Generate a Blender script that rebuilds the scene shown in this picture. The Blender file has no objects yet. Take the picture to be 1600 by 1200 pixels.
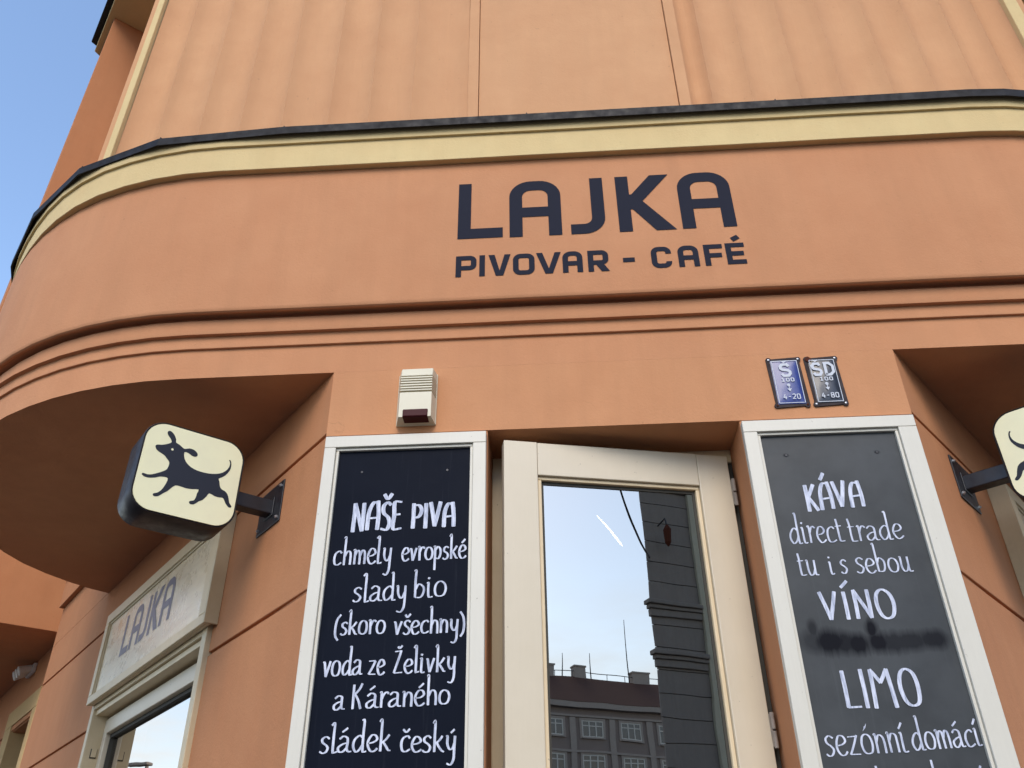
import bpy, bmesh, math, random
from mathutils import Vector, Matrix, noise
from mathutils.geometry import tessellate_polygon
random.seed(7)
R = math.radians
scn = bpy.context.scene
col = scn.collection

# ------------------------------------------------------------------ camera
cam_d = bpy.data.cameras.new('camera'); cam = bpy.data.objects.new('camera', cam_d); col.objects.link(cam)
F_PX, PITCH, YAW, ROLL = 1350.06, R(32.946), R(-3.109), R(-0.625)
fw = Vector((math.sin(YAW)*math.cos(PITCH), math.cos(YAW)*math.cos(PITCH), math.sin(PITCH)))
r0 = Vector((math.cos(YAW), -math.sin(YAW), 0)); u0 = r0.cross(fw)
rr = r0*math.cos(ROLL)+u0*math.sin(ROLL); uu = rr.cross(fw)
M = Matrix((rr, uu, -fw)).transposed().to_4x4(); M.translation = Vector((0, -2.8, 1.6))
cam.matrix_world = M
cam_d.sensor_fit = 'HORIZONTAL'; cam_d.sensor_width = 36; cam_d.lens = 36*F_PX/1600
cam_d.clip_start = .05; cam_d.clip_end = 6000
scn.camera = cam

# ------------------------------------------------------------------ world and sun
SUN_EL, SUN_ROT = R(42), R(177)
w = bpy.data.worlds.new('World'); scn.world = w; w.use_nodes = True
nt = w.node_tree; N = nt.nodes; Lk = nt.links
for n_ in list(N): N.remove(n_)
out = N.new('ShaderNodeOutputWorld'); bg = N.new('ShaderNodeBackground'); bg.inputs['Strength'].default_value = .15
sky = N.new('ShaderNodeTexSky'); sky.sky_type = 'NISHITA'; sky.sun_disc = False
sky.sun_elevation = SUN_EL; sky.sun_rotation = SUN_ROT; sky.air_density = 1.0; sky.dust_density = .4; sky.ozone_density = .7
# thin low cloud all round the horizon, clear above
tc = N.new('ShaderNodeTexCoord'); mp = N.new('ShaderNodeMapping'); mp.inputs['Scale'].default_value = (1.6, 1.6, 5.5)
cn = N.new('ShaderNodeTexNoise'); cn.inputs['Scale'].default_value = 2.2; cn.inputs['Detail'].default_value = 6; cn.inputs['Roughness'].default_value = .55
cr = N.new('ShaderNodeMapRange'); cr.inputs[1].default_value = .32; cr.inputs[2].default_value = .58
sx = N.new('ShaderNodeSeparateXYZ'); er = N.new('ShaderNodeMapRange'); er.interpolation_type = 'SMOOTHSTEP'
er.inputs[1].default_value = .12; er.inputs[2].default_value = .42; er.inputs[3].default_value = .9; er.inputs[4].default_value = 0
mu = N.new('ShaderNodeMath'); mu.operation = 'MULTIPLY'
mx = N.new('ShaderNodeMix'); mx.data_type = 'RGBA'; mx.inputs[7].default_value = (3.5, 3.65, 3.75, 1)
Lk.new(tc.outputs['Generated'], mp.inputs[0]); Lk.new(mp.outputs[0], cn.inputs['Vector']); Lk.new(cn.outputs[0], cr.inputs[0])
Lk.new(tc.outputs['Generated'], sx.inputs[0]); Lk.new(sx.outputs['Z'], er.inputs[0])
Lk.new(cr.outputs[0], mu.inputs[0]); Lk.new(er.outputs[0], mu.inputs[1]); Lk.new(mu.outputs[0], mx.inputs[0])
Lk.new(sky.outputs[0], mx.inputs[6]); Lk.new(mx.outputs[2], bg.inputs['Color']); Lk.new(bg.outputs[0], out.inputs[0])

sd = bpy.data.lights.new('sun', 'SUN'); sun = bpy.data.objects.new('sun', sd); col.objects.link(sun)
sd.energy = 1.0; sd.angle = R(34); sd.color = (1, .89, .74)
tosun = Vector((math.sin(SUN_ROT)*math.cos(SUN_EL), math.cos(SUN_ROT)*math.cos(SUN_EL), math.sin(SUN_EL)))
sun.rotation_euler = tosun.to_track_quat('Z', 'Y').to_euler()

vs = scn.view_settings; vs.view_transform = 'Standard'; vs.look = 'None'; vs.exposure = 1.2; vs.gamma = 1
try: vs.use_curve_mapping = False
except Exception: pass
scn.render.engine = 'CYCLES'; scn.cycles.max_bounces = 8

# ------------------------------------------------------------------ materials
def lin(c):
    return tuple(((v/255)/12.92 if v/255 <= .04045 else ((v/255+.055)/1.055)**2.4) for v in c)
def mat(name, colr, rough=.8, metal=0, spec=.5):
    m = bpy.data.materials.new(name); m.use_nodes = True
    b = m.node_tree.nodes['Principled BSDF']
    b.inputs['Base Color'].default_value = (*colr, 1); b.inputs['Roughness'].default_value = rough
    b.inputs['Metallic'].default_value = metal; b.inputs['Specular IOR Level'].default_value = spec
    return m, m.node_tree.nodes, m.node_tree.links, b
def mixc(n, l, fac, a, b, mode='MIX'):
    k = n.new('ShaderNodeMix'); k.data_type = 'RGBA'; k.blend_type = mode
    if hasattr(fac, 'links') or not isinstance(fac, (int, float)): l.new(fac, k.inputs[0])
    else: k.inputs[0].default_value = fac
    for i, v in ((6, a), (7, b)):
        if isinstance(v, tuple): k.inputs[i].default_value = (*v[:3], 1)
        else: l.new(v, k.inputs[i])
    return k.outputs[2]
def noise_t(n, l, co, scale, detail=5, rough=.55, sc=None):
    if sc is not None:
        mp_ = n.new('ShaderNodeMapping'); mp_.inputs['Scale'].default_value = sc; l.new(co, mp_.inputs[0]); co = mp_.outputs[0]
    t = n.new('ShaderNodeTexNoise'); t.inputs['Scale'].default_value = scale; t.inputs['Detail'].default_value = detail
    t.inputs['Roughness'].default_value = rough; l.new(co, t.inputs['Vector']); return t.outputs[0]
def rng(n, l, v, a, b, c=0., d=1.):
    k = n.new('ShaderNodeMapRange'); l.new(v, k.inputs[0])
    for i, q in enumerate((a, b, c, d)): k.inputs[i+1].default_value = q
    return k.outputs[0]
def bump(n, l, b, h, strength, dist):
    k = n.new('ShaderNodeBump'); k.inputs['Strength'].default_value = strength; k.inputs['Distance'].default_value = dist
    l.new(h, k.inputs['Height']); l.new(k.outputs[0], b.inputs['Normal'])
def plaster(name, c, dark=.80, warm=None, cracks=False):
    m, n, l, b = mat(name, c, .88, spec=.25)
    g = n.new('ShaderNodeNewGeometry'); co = g.outputs['Position']
    big = rng(n, l, noise_t(n, l, co, .9, 4), .3, .7)
    mid = rng(n, l, noise_t(n, l, co, 5, 6, .6), .35, .7)
    streak = rng(n, l, noise_t(n, l, co, 3.0, 4, .6, (3.2, 3.2, .35)), .42, .72)
    c1 = mixc(n, l, big, tuple(v*1.04 for v in c), tuple(v*f for v, f in zip(c, (.95, .93, .93))))
    k = n.new('ShaderNodeMath'); k.operation = 'MULTIPLY'; l.new(mid, k.inputs[0]); k.inputs[1].default_value = .75
    c2 = mixc(n, l, k.outputs[0], c1, tuple(v*f for v, f in zip(c, (.93, .88, .86))))
    k2 = n.new('ShaderNodeMath'); k2.operation = 'MULTIPLY'; l.new(streak, k2.inputs[0]); k2.inputs[1].default_value = .35
    c3 = mixc(n, l, k2.outputs[0], c2, tuple(v*dark for v in c))
    # a few small scuffs and flakes
    sp = rng(n, l, noise_t(n, l, co, 38, 3, .5), .71, .76)
    k3 = n.new('ShaderNodeMath'); k3.operation = 'MULTIPLY'; l.new(sp, k3.inputs[0]); k3.inputs[1].default_value = .35
    c4 = mixc(n, l, k3.outputs[0], c3, tuple(v*.62 for v in c))
    fin = c4
    h = noise_t(n, l, co, 90, 8, .65)
    h2 = noise_t(n, l, co, 3.5, 4, .5)
    ad = n.new('ShaderNodeMath'); ad.operation = 'MULTIPLY_ADD'; l.new(h2, ad.inputs[0]); ad.inputs[1].default_value = 4.0; l.new(h, ad.inputs[2])
    hh = ad.outputs[0]
    if cracks:
        wv = noise_t(n, l, co, 1.3, 2, .5)
        vo = n.new('ShaderNodeTexVoronoi'); vo.feature = 'DISTANCE_TO_EDGE'; vo.inputs['Scale'].default_value = .9
        dis = n.new('ShaderNodeTexNoise'); dis.inputs['Scale'].default_value = 5; dis.inputs['Detail'].default_value = 5; l.new(co, dis.inputs['Vector'])
        va = n.new('ShaderNodeVectorMath'); va.operation = 'MULTIPLY_ADD'; l.new(dis.outputs['Color'], va.inputs[0]); va.inputs[1].default_value = (.25, .25, .25); l.new(co, va.inputs[2])
        l.new(va.outputs[0], vo.inputs['Vector'])
        ck = rng(n, l, vo.outputs['Distance'], 0, .0022, 1, 0)
        gate = rng(n, l, wv, .52, .6)
        k4 = n.new('ShaderNodeMath'); k4.operation = 'MULTIPLY'; l.new(ck, k4.inputs[0]); l.new(gate, k4.inputs[1])
        k5 = n.new('ShaderNodeMath'); k5.operation = 'MULTIPLY'; l.new(k4.outputs[0], k5.inputs[0]); k5.inputs[1].default_value = .38
        fin = mixc(n, l, k5.outputs[0], c4, tuple(v*.5 for v in c))
    l.new(fin, b.inputs['Base Color'])
    bump(n, l, b, hh, .6, .0022)
    return m
ORANGE = (.56, .268, .130)
MT = {}
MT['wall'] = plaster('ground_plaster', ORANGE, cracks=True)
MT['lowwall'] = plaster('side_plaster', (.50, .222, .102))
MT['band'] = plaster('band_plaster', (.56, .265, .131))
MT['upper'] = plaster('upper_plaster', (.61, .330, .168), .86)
MT['yellow'] = plaster('cornice_paint', (.68, .52, .26), .82)
MT['wingyellow'] = plaster('window_surround_paint', (.55, .38, .18), .82)

def painted(name, c, rough=.45, grain=.5, dirt=.25, worn=None):
    m, n, l, b = mat(name, c, rough)
    g = n.new('ShaderNodeNewGeometry'); co = g.outputs['Position']
    a = rng(n, l, noise_t(n, l, co, 6, 6, .6), .4, .75, 0, dirt)
    f = rng(n, l, noise_t(n, l, co, 40, 5, .6, (3, 3, .25)), .35, .75, 0, grain*.35)
    c1 = mixc(n, l, a, c, tuple(v*q for v, q in zip(c, (.72, .68, .58))))
    c2 = mixc(n, l, f, c1, tuple(v*.8 for v in c))
    s = rng(n, l, noise_t(n, l, co, 60, 2, .5), .74, .77, 0, .5)
    c3 = mixc(n, l, s, c2, (.16, .12, .08))
    l.new(c3, b.inputs['Base Color'])
    bump(n, l, b, noise_t(n, l, co, 60, 5, .6, (3, 3, .3)), .25, .0008)
    return m
MT['white'] = painted('white_paint', (.63, .59, .50), .4, .5, .12)
MT['whitegap'] = mat('frame_groove', (.36, .35, .31), .7)[0]
MT['cream'] = painted('cream_door_paint', (.63, .54, .40), .38, .3, .16)
MT['creamdark'] = painted('weathered_cream_paint', (.74, .585, .37), .45, .8, .5)
MT['frameold'] = painted('old_window_paint', (.62, .50, .32), .5, .6, .45)
MT['fixture'] = painted('fixture_plastic', (.7, .7, .68), .4, 0, .2)

def metal(name, c, rough=.4, met=.0, bumpy=.1, spec=.5):
    m, n, l, b = mat(name, c, rough, met, spec)
    g = n.new('ShaderNodeNewGeometry'); co = g.outputs['Position']
    a = rng(n, l, noise_t(n, l, co, 14, 6, .65), .35, .7)
    c2 = mixc(n, l, a, c, tuple(v*1.5+.003 for v in c)); l.new(c2, b.inputs['Base Color'])
    l.new(rng(n, l, noise_t(n, l, co, 25, 5, .6), .3, .7, rough*.8, min(1, rough*1.35)), b.inputs['Roughness'])
    bump(n, l, b, noise_t(n, l, co, 30, 4), bumpy, .001)
    return m
MT['gutter'] = metal('dark_flashing_metal', (.012, .010, .010), .55, .0, .12, .2)
MT['black'] = metal('black_powder_coat', (.012, .012, .016), .38)
MT['casing'] = metal('sign_casing', (.016, .013, .015), .42, .15, .15)
MT['screw'] = metal('bolt_zinc', (.45, .45, .46), .35, .8)
MT['hinge'] = metal('worn_hinge', (.22, .18, .145), .6, .2)
MT['ink'] = mat('letter_paint', (.018, .019, .031), .85, spec=.15)[0]
MT['logo'] = mat('logo_film', (.014, .015, .024), .5, spec=.3)[0]

def litface():
    m, n, l, b = mat('sign_face', (.75, .72, .53), .28)
    g = n.new('ShaderNodeNewGeometry'); co = g.outputs['Position']
    a = rng(n, l, noise_t(n, l, co, 9, 6, .6), .45, .7, 0, .5)
    l.new(mixc(n, l, a, (.82, .77, .485), (.74, .69, .45)), b.inputs['Base Color'])
    b.inputs['Coat Weight'].default_value = .15; b.inputs['Coat Roughness'].default_value = .2
    return m
MT['signface'] = litface()

def chalkboard(name, base, rough, smudge=False, hazy=.3, spec=.3):
    m, n, l, b = mat(name, base, rough, 0, spec)
    g = n.new('ShaderNodeNewGeometry'); co = g.outputs['Position']
    f1 = rng(n, l, noise_t(n, l, co, 4, 6, .6), .35, .75, 0, hazy)
    c = mixc(n, l, f1, base, tuple(v*1.7+.008 for v in base))
    st = rng(n, l, noise_t(n, l, co, 26, 4, .6, (3, 3, .12)), .60, .78, 0, .35)     # rinsed chalk streaks
    c = mixc(n, l, st, c, tuple(v*1.5+.02 for v in base))
    if smudge:
        sep = n.new('ShaderNodeSeparateXYZ'); l.new(co, sep.inputs[0])
        nz = noise_t(n, l, co, 24, 5, .7, (3.0, 1, .25))
        acc = None
        for cx, cz, ax, az, amt in ((.85, 2.392, .055, .040, 1), (.932, 2.383, .038, .034, 1), (.996, 2.388, .034, .036, 1), (.985, 2.43, .020, .032, 1), (.80, 2.435, .016, .03, .7),
                                    (1.045, 2.386, .055, .034, .8), (1.10, 2.388, .055, .032, .8), (1.165, 2.392, .05, .032, .85), (.80, 2.395, .045, .038, .55), (.89, 2.388, .05, .036, .9), (.829, 3.06, .010, .007, .8), (1.149, 3.06, .010, .007, .8)):
            mx_ = n.new('ShaderNodeMath'); mx_.operation = 'SUBTRACT'; l.new(sep.outputs[0], mx_.inputs[0]); mx_.inputs[1].default_value = cx
            mz_ = n.new('ShaderNodeMath'); mz_.operation = 'SUBTRACT'; l.new(sep.outputs[2], mz_.inputs[0]); mz_.inputs[1].default_value = cz
            dx = n.new('ShaderNodeMath'); dx.operation = 'DIVIDE'; l.new(mx_.outputs[0], dx.inputs[0]); dx.inputs[1].default_value = ax
            dz = n.new('ShaderNodeMath'); dz.operation = 'DIVIDE'; l.new(mz_.outputs[0], dz.inputs[0]); dz.inputs[1].default_value = az
            cb = n.new('ShaderNodeCombineXYZ'); l.new(dx.outputs[0], cb.inputs[0]); l.new(dz.outputs[0], cb.inputs[1])
            ln = n.new('ShaderNodeVectorMath'); ln.operation = 'LENGTH'; l.new(cb.outputs[0], ln.inputs[0])
            ad = n.new('ShaderNodeMath'); ad.operation = 'MULTIPLY_ADD'; l.new(nz, ad.inputs[0]); ad.inputs[1].default_value = .75; l.new(ln.outputs['Value'], ad.inputs[2])
            v = rng(n, l, ad.outputs[0], .95, 1.7, amt*.9, 0)
            if acc is None: acc = v
            else:
                k = n.new('ShaderNodeMath'); k.operation = 'MAXIMUM'; l.new(acc, k.inputs[0]); l.new(v, k.inputs[1]); acc = k.outputs[0]
        c = mixc(n, l, acc, c, (.006, .006, .009))
        l.new(rng(n, l, acc, 0, 1, spec, .02), b.inputs['Specular IOR Level'])
    l.new(c, b.inputs['Base Color'])
    l.new(rng(n, l, noise_t(n, l, co, 7, 5, .6), .3, .7, rough*.85, rough*1.25), b.inputs['Roughness'])
    return m
MT['boardL'] = chalkboard('dark_chalkboard', (.006, .008, .015), .38, hazy=.15, spec=.03)
MT['boardR'] = chalkboard('sky_sheen_chalkboard', (.038, .041, .043), .42, smudge=True, spec=.25, hazy=.75)  # base paler than the left board: sky sheen painted in, plus chalk haze

def chalk():
    m, n, l, b = mat('chalk_paint', (.72, .75, .86), .7)
    g = n.new('ShaderNodeNewGeometry'); co = g.outputs['Position']
    f = rng(n, l, noise_t(n, l, co, 60, 5, .65, (2.2, 2.2, .35)), .38, .72)
    l.new(mixc(n, l, f, (.66, .68, .78), (.25, .28, .38)), b.inputs['Base Color'])
    return m
MT['chalk'] = chalk()

def glass(name, refl=.6, tint=(.8, .87, .9), rough=.0, inner=(.55, .6, .55)):
    m = bpy.data.materials.new(name); m.use_nodes = True; n = m.node_tree.nodes; l = m.node_tree.links
    for k in list(n): n.remove(k)
    o = n.new('ShaderNodeOutputMaterial'); gl = n.new('ShaderNodeBsdfGlossy'); tr = n.new('ShaderNodeBsdfTransparent'); mxx = n.new('ShaderNodeMixShader')
    gl.inputs['Color'].default_value = (*tint, 1); gl.inputs['Roughness'].default_value = rough; tr.inputs['Color'].default_value = (*inner, 1)
    mxx.inputs[0].default_value = refl
    g = n.new('ShaderNodeNewGeometry'); bp = n.new('ShaderNodeBump'); bp.inputs['Strength'].default_value = .04; bp.inputs['Distance'].default_value = .004
    t = n.new('ShaderNodeTexNoise'); t.inputs['Scale'].default_value = 5; t.inputs['Detail'].default_value = 1; l.new(g.outputs['Position'], t.inputs['Vector'])
    l.new(t.outputs[0], bp.inputs['Height']); l.new(bp.outputs[0], gl.inputs['Normal'])
    l.new(tr.outputs[0], mxx.inputs[1]); l.new(gl.outputs[0], mxx.inputs[2]); l.new(mxx.outputs[0], o.inputs[0])
    return m
MT['glass'] = glass('coated_glass', .80, (.66, .59, .50)); MT['sideglass'] = glass('side_window_glass', .85, (.84, .78, .72))
MT['farglass'] = mat('far_window_glass', (.05, .06, .07), .08, spec=.9)[0]
MT['dark'] = mat('dark_interior', (.03, .028, .025), .9)[0]
MT['siren'] = painted('siren_plastic', (.63, .575, .43), .4, 0, .25)
MT['lens'] = mat('red_lens', (.05, .004, .006), .45, spec=.15)[0]
MT['rubber_gapshade'] = mat('dark_gap', (.05, .045, .035), .8)[0]  # gasket rubber, also the painted shade of gaps
def enamel(name, c, c2, rough=.22):
    m, n, l, b = mat(name, c, rough)
    g = n.new('ShaderNodeNewGeometry'); co = g.outputs['Position']
    f = rng(n, l, noise_t(n, l, co, 30, 5, .6), .6, .72)
    l.new(mixc(n, l, f, c, c2), b.inputs['Base Color']); b.inputs['Coat Weight'].default_value = .08; b.inputs['Coat Roughness'].default_value = .2
    return m
MT['enblue'] = enamel('blue_enamel', (.022, .04, .20), (.03, .05, .22))
MT['engrey'] = enamel('dark_enamel', (.018, .022, .034), (.03, .03, .045))
MT['enedge'] = metal('chipped_enamel_edge', (.035, .026, .026), .7, 0, .3, .2)
MT['enwhite'] = mat('enamel_white', (.55, .57, .62), .5, spec=.2)[0]
MT['rust'] = plaster('rust', (.075, .02, .01), .6)

def asphalt(name, c):
    m, n, l, b = mat(name, c, .85)
    g = n.new('ShaderNodeNewGeometry'); co = g.outputs['Position']
    f = rng(n, l, noise_t(n, l, co, 60, 6, .7), .3, .7)
    f2 = rng(n, l, noise_t(n, l, co, .7, 4, .6), .3, .7, 0, .5)
    l.new(mixc(n, l, f2, mixc(n, l, f, c, tuple(v*1.5 for v in c)), tuple(v*.7 for v in c)), b.inputs['Base Color'])
    bump(n, l, b, noise_t(n, l, co, 80, 5), .5, .004)
    return m
MT['asphalt'] = asphalt('asphalt', (.034, .034, .036)); MT['paving'] = asphalt('paving', (.036, .034, .033)); MT['kerb'] = asphalt('kerb_granite', (.2, .195, .185))
MT['farwall'] = plaster('grey_far_plaster', (.25, .215, .205), .75)
MT['farwall2'] = plaster('dark_far_plaster', (.21, .20, .195), .75)
MT['fartrim'] = plaster('far_trim', (.36, .33, .31), .8)
MT['tileroof'] = plaster('tile_roof', (.10, .055, .045), .6)
MT['mirrorband'] = plaster('pale_mirror_band', (.42, .43, .36), .8)  # for the added pale strip mirrored in the door glass
MT['farwhite'] = mat('far_white_frame', (.55, .55, .53), .5)[0]
MT['contrail'] = bpy.data.materials.new('ice_trail'); MT['contrail'].use_nodes = True
_n = MT['contrail'].node_tree.nodes; _l = MT['contrail'].node_tree.links
for _k in list(_n): _n.remove(_k)
_o = _n.new('ShaderNodeOutputMaterial'); _a = _n.new('ShaderNodeAddShader'); _d = _n.new('ShaderNodeBsdfDiffuse'); _t = _n.new('ShaderNodeBsdfTranslucent')
_d.inputs[0].default_value = (.95, .95, .95, 1); _t.inputs[0].default_value = (.95, .95, .95, 1)
_l.new(_d.outputs[0], _a.inputs[0]); _l.new(_t.outputs[0], _a.inputs[1]); _l.new(_a.outputs[0], _o.inputs[0])  # summed lobes return more light than they receive, brightening the trail
MT['flag'] = mat('flag_cloth', (.65, .65, .65), .8)[0]

# ------------------------------------------------------------------ mesh helpers
class MB:
    def __init__(s): s.v = []; s.f = []
    def quad(s, *p):
        i = len(s.v); s.v += [tuple(q) for q in p]; s.f.append(tuple(range(i, i+len(p))))
    def hexa(s, c):   # c: 8 corners, bottom 4 ccw, top 4 ccw
        i = len(s.v); s.v += [tuple(q) for q in c]
        for q in ((3, 2, 1, 0), (4, 5, 6, 7), (0, 1, 5, 4), (1, 2, 6, 5), (2, 3, 7, 6), (3, 0, 4, 7)): s.f.append(tuple(i+k for k in q))
    def box(s, x0, x1, y0, y1, z0, z1, fr=None):
        c = [(x0, y0, z0), (x1, y0, z0), (x1, y1, z0), (x0, y1, z0), (x0, y0, z1), (x1, y0, z1), (x1, y1, z1), (x0, y1, z1)]
        if fr: c = [fr(*q) for q in c]
        s.hexa(c)
    def prism(s, poly, z0, z1, caps=(True, True)):
        i = len(s.v); k = len(poly)
        s.v += [(p[0], p[1], z0) for p in poly]+[(p[0], p[1], z1) for p in poly]
        for a in range(k): b = (a+1) % k; s.f.append((i+a, i+b, i+k+b, i+k+a))
        if caps[0]: s.f.append(tuple(i+k-1-a for a in range(k)))
        if caps[1]: s.f.append(tuple(i+k+a for a in range(k)))
    def tube(s, pts, rad, seg=8, cap=True):
        pts = [Vector(p) for p in pts]; rings = []
        for j, p in enumerate(pts):
            d = (pts[min(j+1, len(pts)-1)]-pts[max(j-1, 0)]).normalized()
            a = d.orthogonal().normalized() if j == 0 else (rings_a - d*rings_a.dot(d)).normalized()
            rings_a = a; b = d.cross(a); rd = rad[j] if isinstance(rad, (list, tuple)) else rad
            i = len(s.v); s.v += [tuple(p+a*rd*math.cos(2*math.pi*t/seg)+b*rd*math.sin(2*math.pi*t/seg)) for t in range(seg)]; rings.append(i)
        for q in range(len(rings)-1):
            for t in range(seg):
                t2 = (t+1) % seg; s.f.append((rings[q]+t, rings[q]+t2, rings[q+1]+t2, rings[q+1]+t))
        if cap: s.f.append(tuple(rings[0]+seg-1-t for t in range(seg))); s.f.append(tuple(rings[-1]+t for t in range(seg)))
    def build(s, name, m, parent=None, bevel=0, fix=True, smooth=False, seg=2, tri=False):
        me = bpy.data.meshes.new(name); me.from_pydata(s.v, [], s.f)
        if fix or tri:
            bm = bmesh.new(); bm.from_mesh(me)
            if fix: bmesh.ops.recalc_face_normals(bm, faces=bm.faces)
            if tri: bmesh.ops.triangulate(bm, faces=[f for f in bm.faces if len(f.verts) > 4])
            bm.to_mesh(me); bm.free()
        if m: me.materials.append(m)
        if smooth:
            me.polygons.foreach_set('use_smooth', [True]*len(me.polygons))
        o = bpy.data.objects.new(name, me); col.objects.link(o)
        if parent: o.parent = parent
        if bevel:
            b = o.modifiers.new('bevel', 'BEVEL'); b.width = bevel; b.segments = seg; b.limit_method = 'ANGLE'; b.angle_limit = R(40)
        return o
def thing(name, label, cat, group=None, loc=(0, 0, 0)):
    o = bpy.data.objects.new(name, None); col.objects.link(o); o.location = loc; o.empty_display_size = .2
    o['label'] = label; o['category'] = cat
    if group: o['group'] = group
    return o
def reparent(root):
    """children were built in world coordinates: keep them there under a root that stands at its base"""
    bpy.context.view_layer.update()
    for ch in root.children: ch.matrix_parent_inverse = root.matrix_world.inverted()
def smooth_angle(o, ang=35):
    me = o.data; me.polygons.foreach_set('use_smooth', [True]*len(me.polygons))
    try: me.set_sharp_from_angle(angle=R(ang))
    except Exception: pass

def catmull(pts, n=6, closed=False):
    P = [Vector(p) for p in pts]; o = []; k = len(P)
    for i in range(k if closed else k-1):
        a = P[(i-1) % k] if closed or i > 0 else P[0]*2-P[1]
        b = P[i]; c = P[(i+1) % k]
        d = P[(i+2) % k] if closed or i+2 < k else P[-1]*2-P[-2]
        for t in range(n):
            t /= n; o.append(.5*((2*b)+(c-a)*t+(2*a-5*b+4*c-d)*t*t+(3*b-a-3*c+d)*t**3))
    if not closed: o.append(P[-1])
    return o

# local frames ------------------------------------------------------
AL, AR = R(49.834), R(51.333)
A0 = Vector((-.857, 0, 0)); DL = Vector((-math.cos(AL), math.sin(AL), 0)); NL = Vector((-math.sin(AL), -math.cos(AL), 0))
B0 = Vector((1.314, 0, 0)); DR = Vector((math.cos(AR), math.sin(AR), 0)); NR = Vector((math.sin(AR), -math.cos(AR), 0))
def frame(side):   # (s along wall, u outward, z)
    O, D, Nn = (A0, DL, NL) if side == 'L' else (B0, DR, NR)
    return lambda s, u, z: O+D*s+Nn*u+Vector((0, 0, z))

# ------------------------------------------------------------------ ground
g = MB(); g.quad((-1500, -1500, -.12), (1500, -1500, -.12), (1500, 1500, -.12), (-1500, 1500, -.12)); o = g.build('ground', MT['asphalt']); o['kind'] = 'structure'
g = MB(); g.box(-30, 40, -4.6, 9, -.3, 0); o = g.build('pavement', MT['paving']); o['kind'] = 'structure'
g = MB(); g.box(-30, 40, -4.8, -4.602, -.3, .004); o = g.build('kerb', MT['kerb'], bevel=.01); o['kind'] = 'structure'

# ------------------------------------------------------------------ the corner building
B = thing('corner_building', 'orange plastered corner building with rounded band, yellow cornice and fluted upper wall', 'building', loc=(.2, 1.5, 0))
GZ = [0, .79, 1.395, 2.0, 2.605, 3.212]          # groove heights
SOF = 3.506
# centre: lintel and two pillars (front plane y=0)
m = MB(); m.box(-.857, 1.314, 0, .45, 3.216, 3.5052); m.build('lintel_wall', MT['wall'], B)
def course(poly_fn, mt, zs, top, par):
    """plaster courses with recessed joints between them"""
    for i, z0 in enumerate(zs):
        z1 = (zs[i+1] if i+1 < len(zs) else top)
        m = MB(); poly_fn(m, z0+(.014 if i else 0), z1)
        m.build('plaster_course', mt, par, bevel=.003)
# left and right pillars, solid to the jamb
def pillarL(m, z0, z1):
    q = [(-.857, 0), (-.245, 0), (-.245, .45)]
    e = A0+DL*.60-NL*.0; f_ = A0+DL*.60-NL*.3
    q += [(f_.x, .45), (e.x, e.y)] if False else [(-1.0, .45), ((A0+DL*.55).x, (A0+DL*.55).y)]
    m.prism(q, z0, z1)
def pillarR(m, z0, z1):
    m.prism([(.687, 0), (1.314, 0), ((B0+DR*.55).x, (B0+DR*.55).y), (1.45, .45), (.687, .45)], z0, z1)
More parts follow.
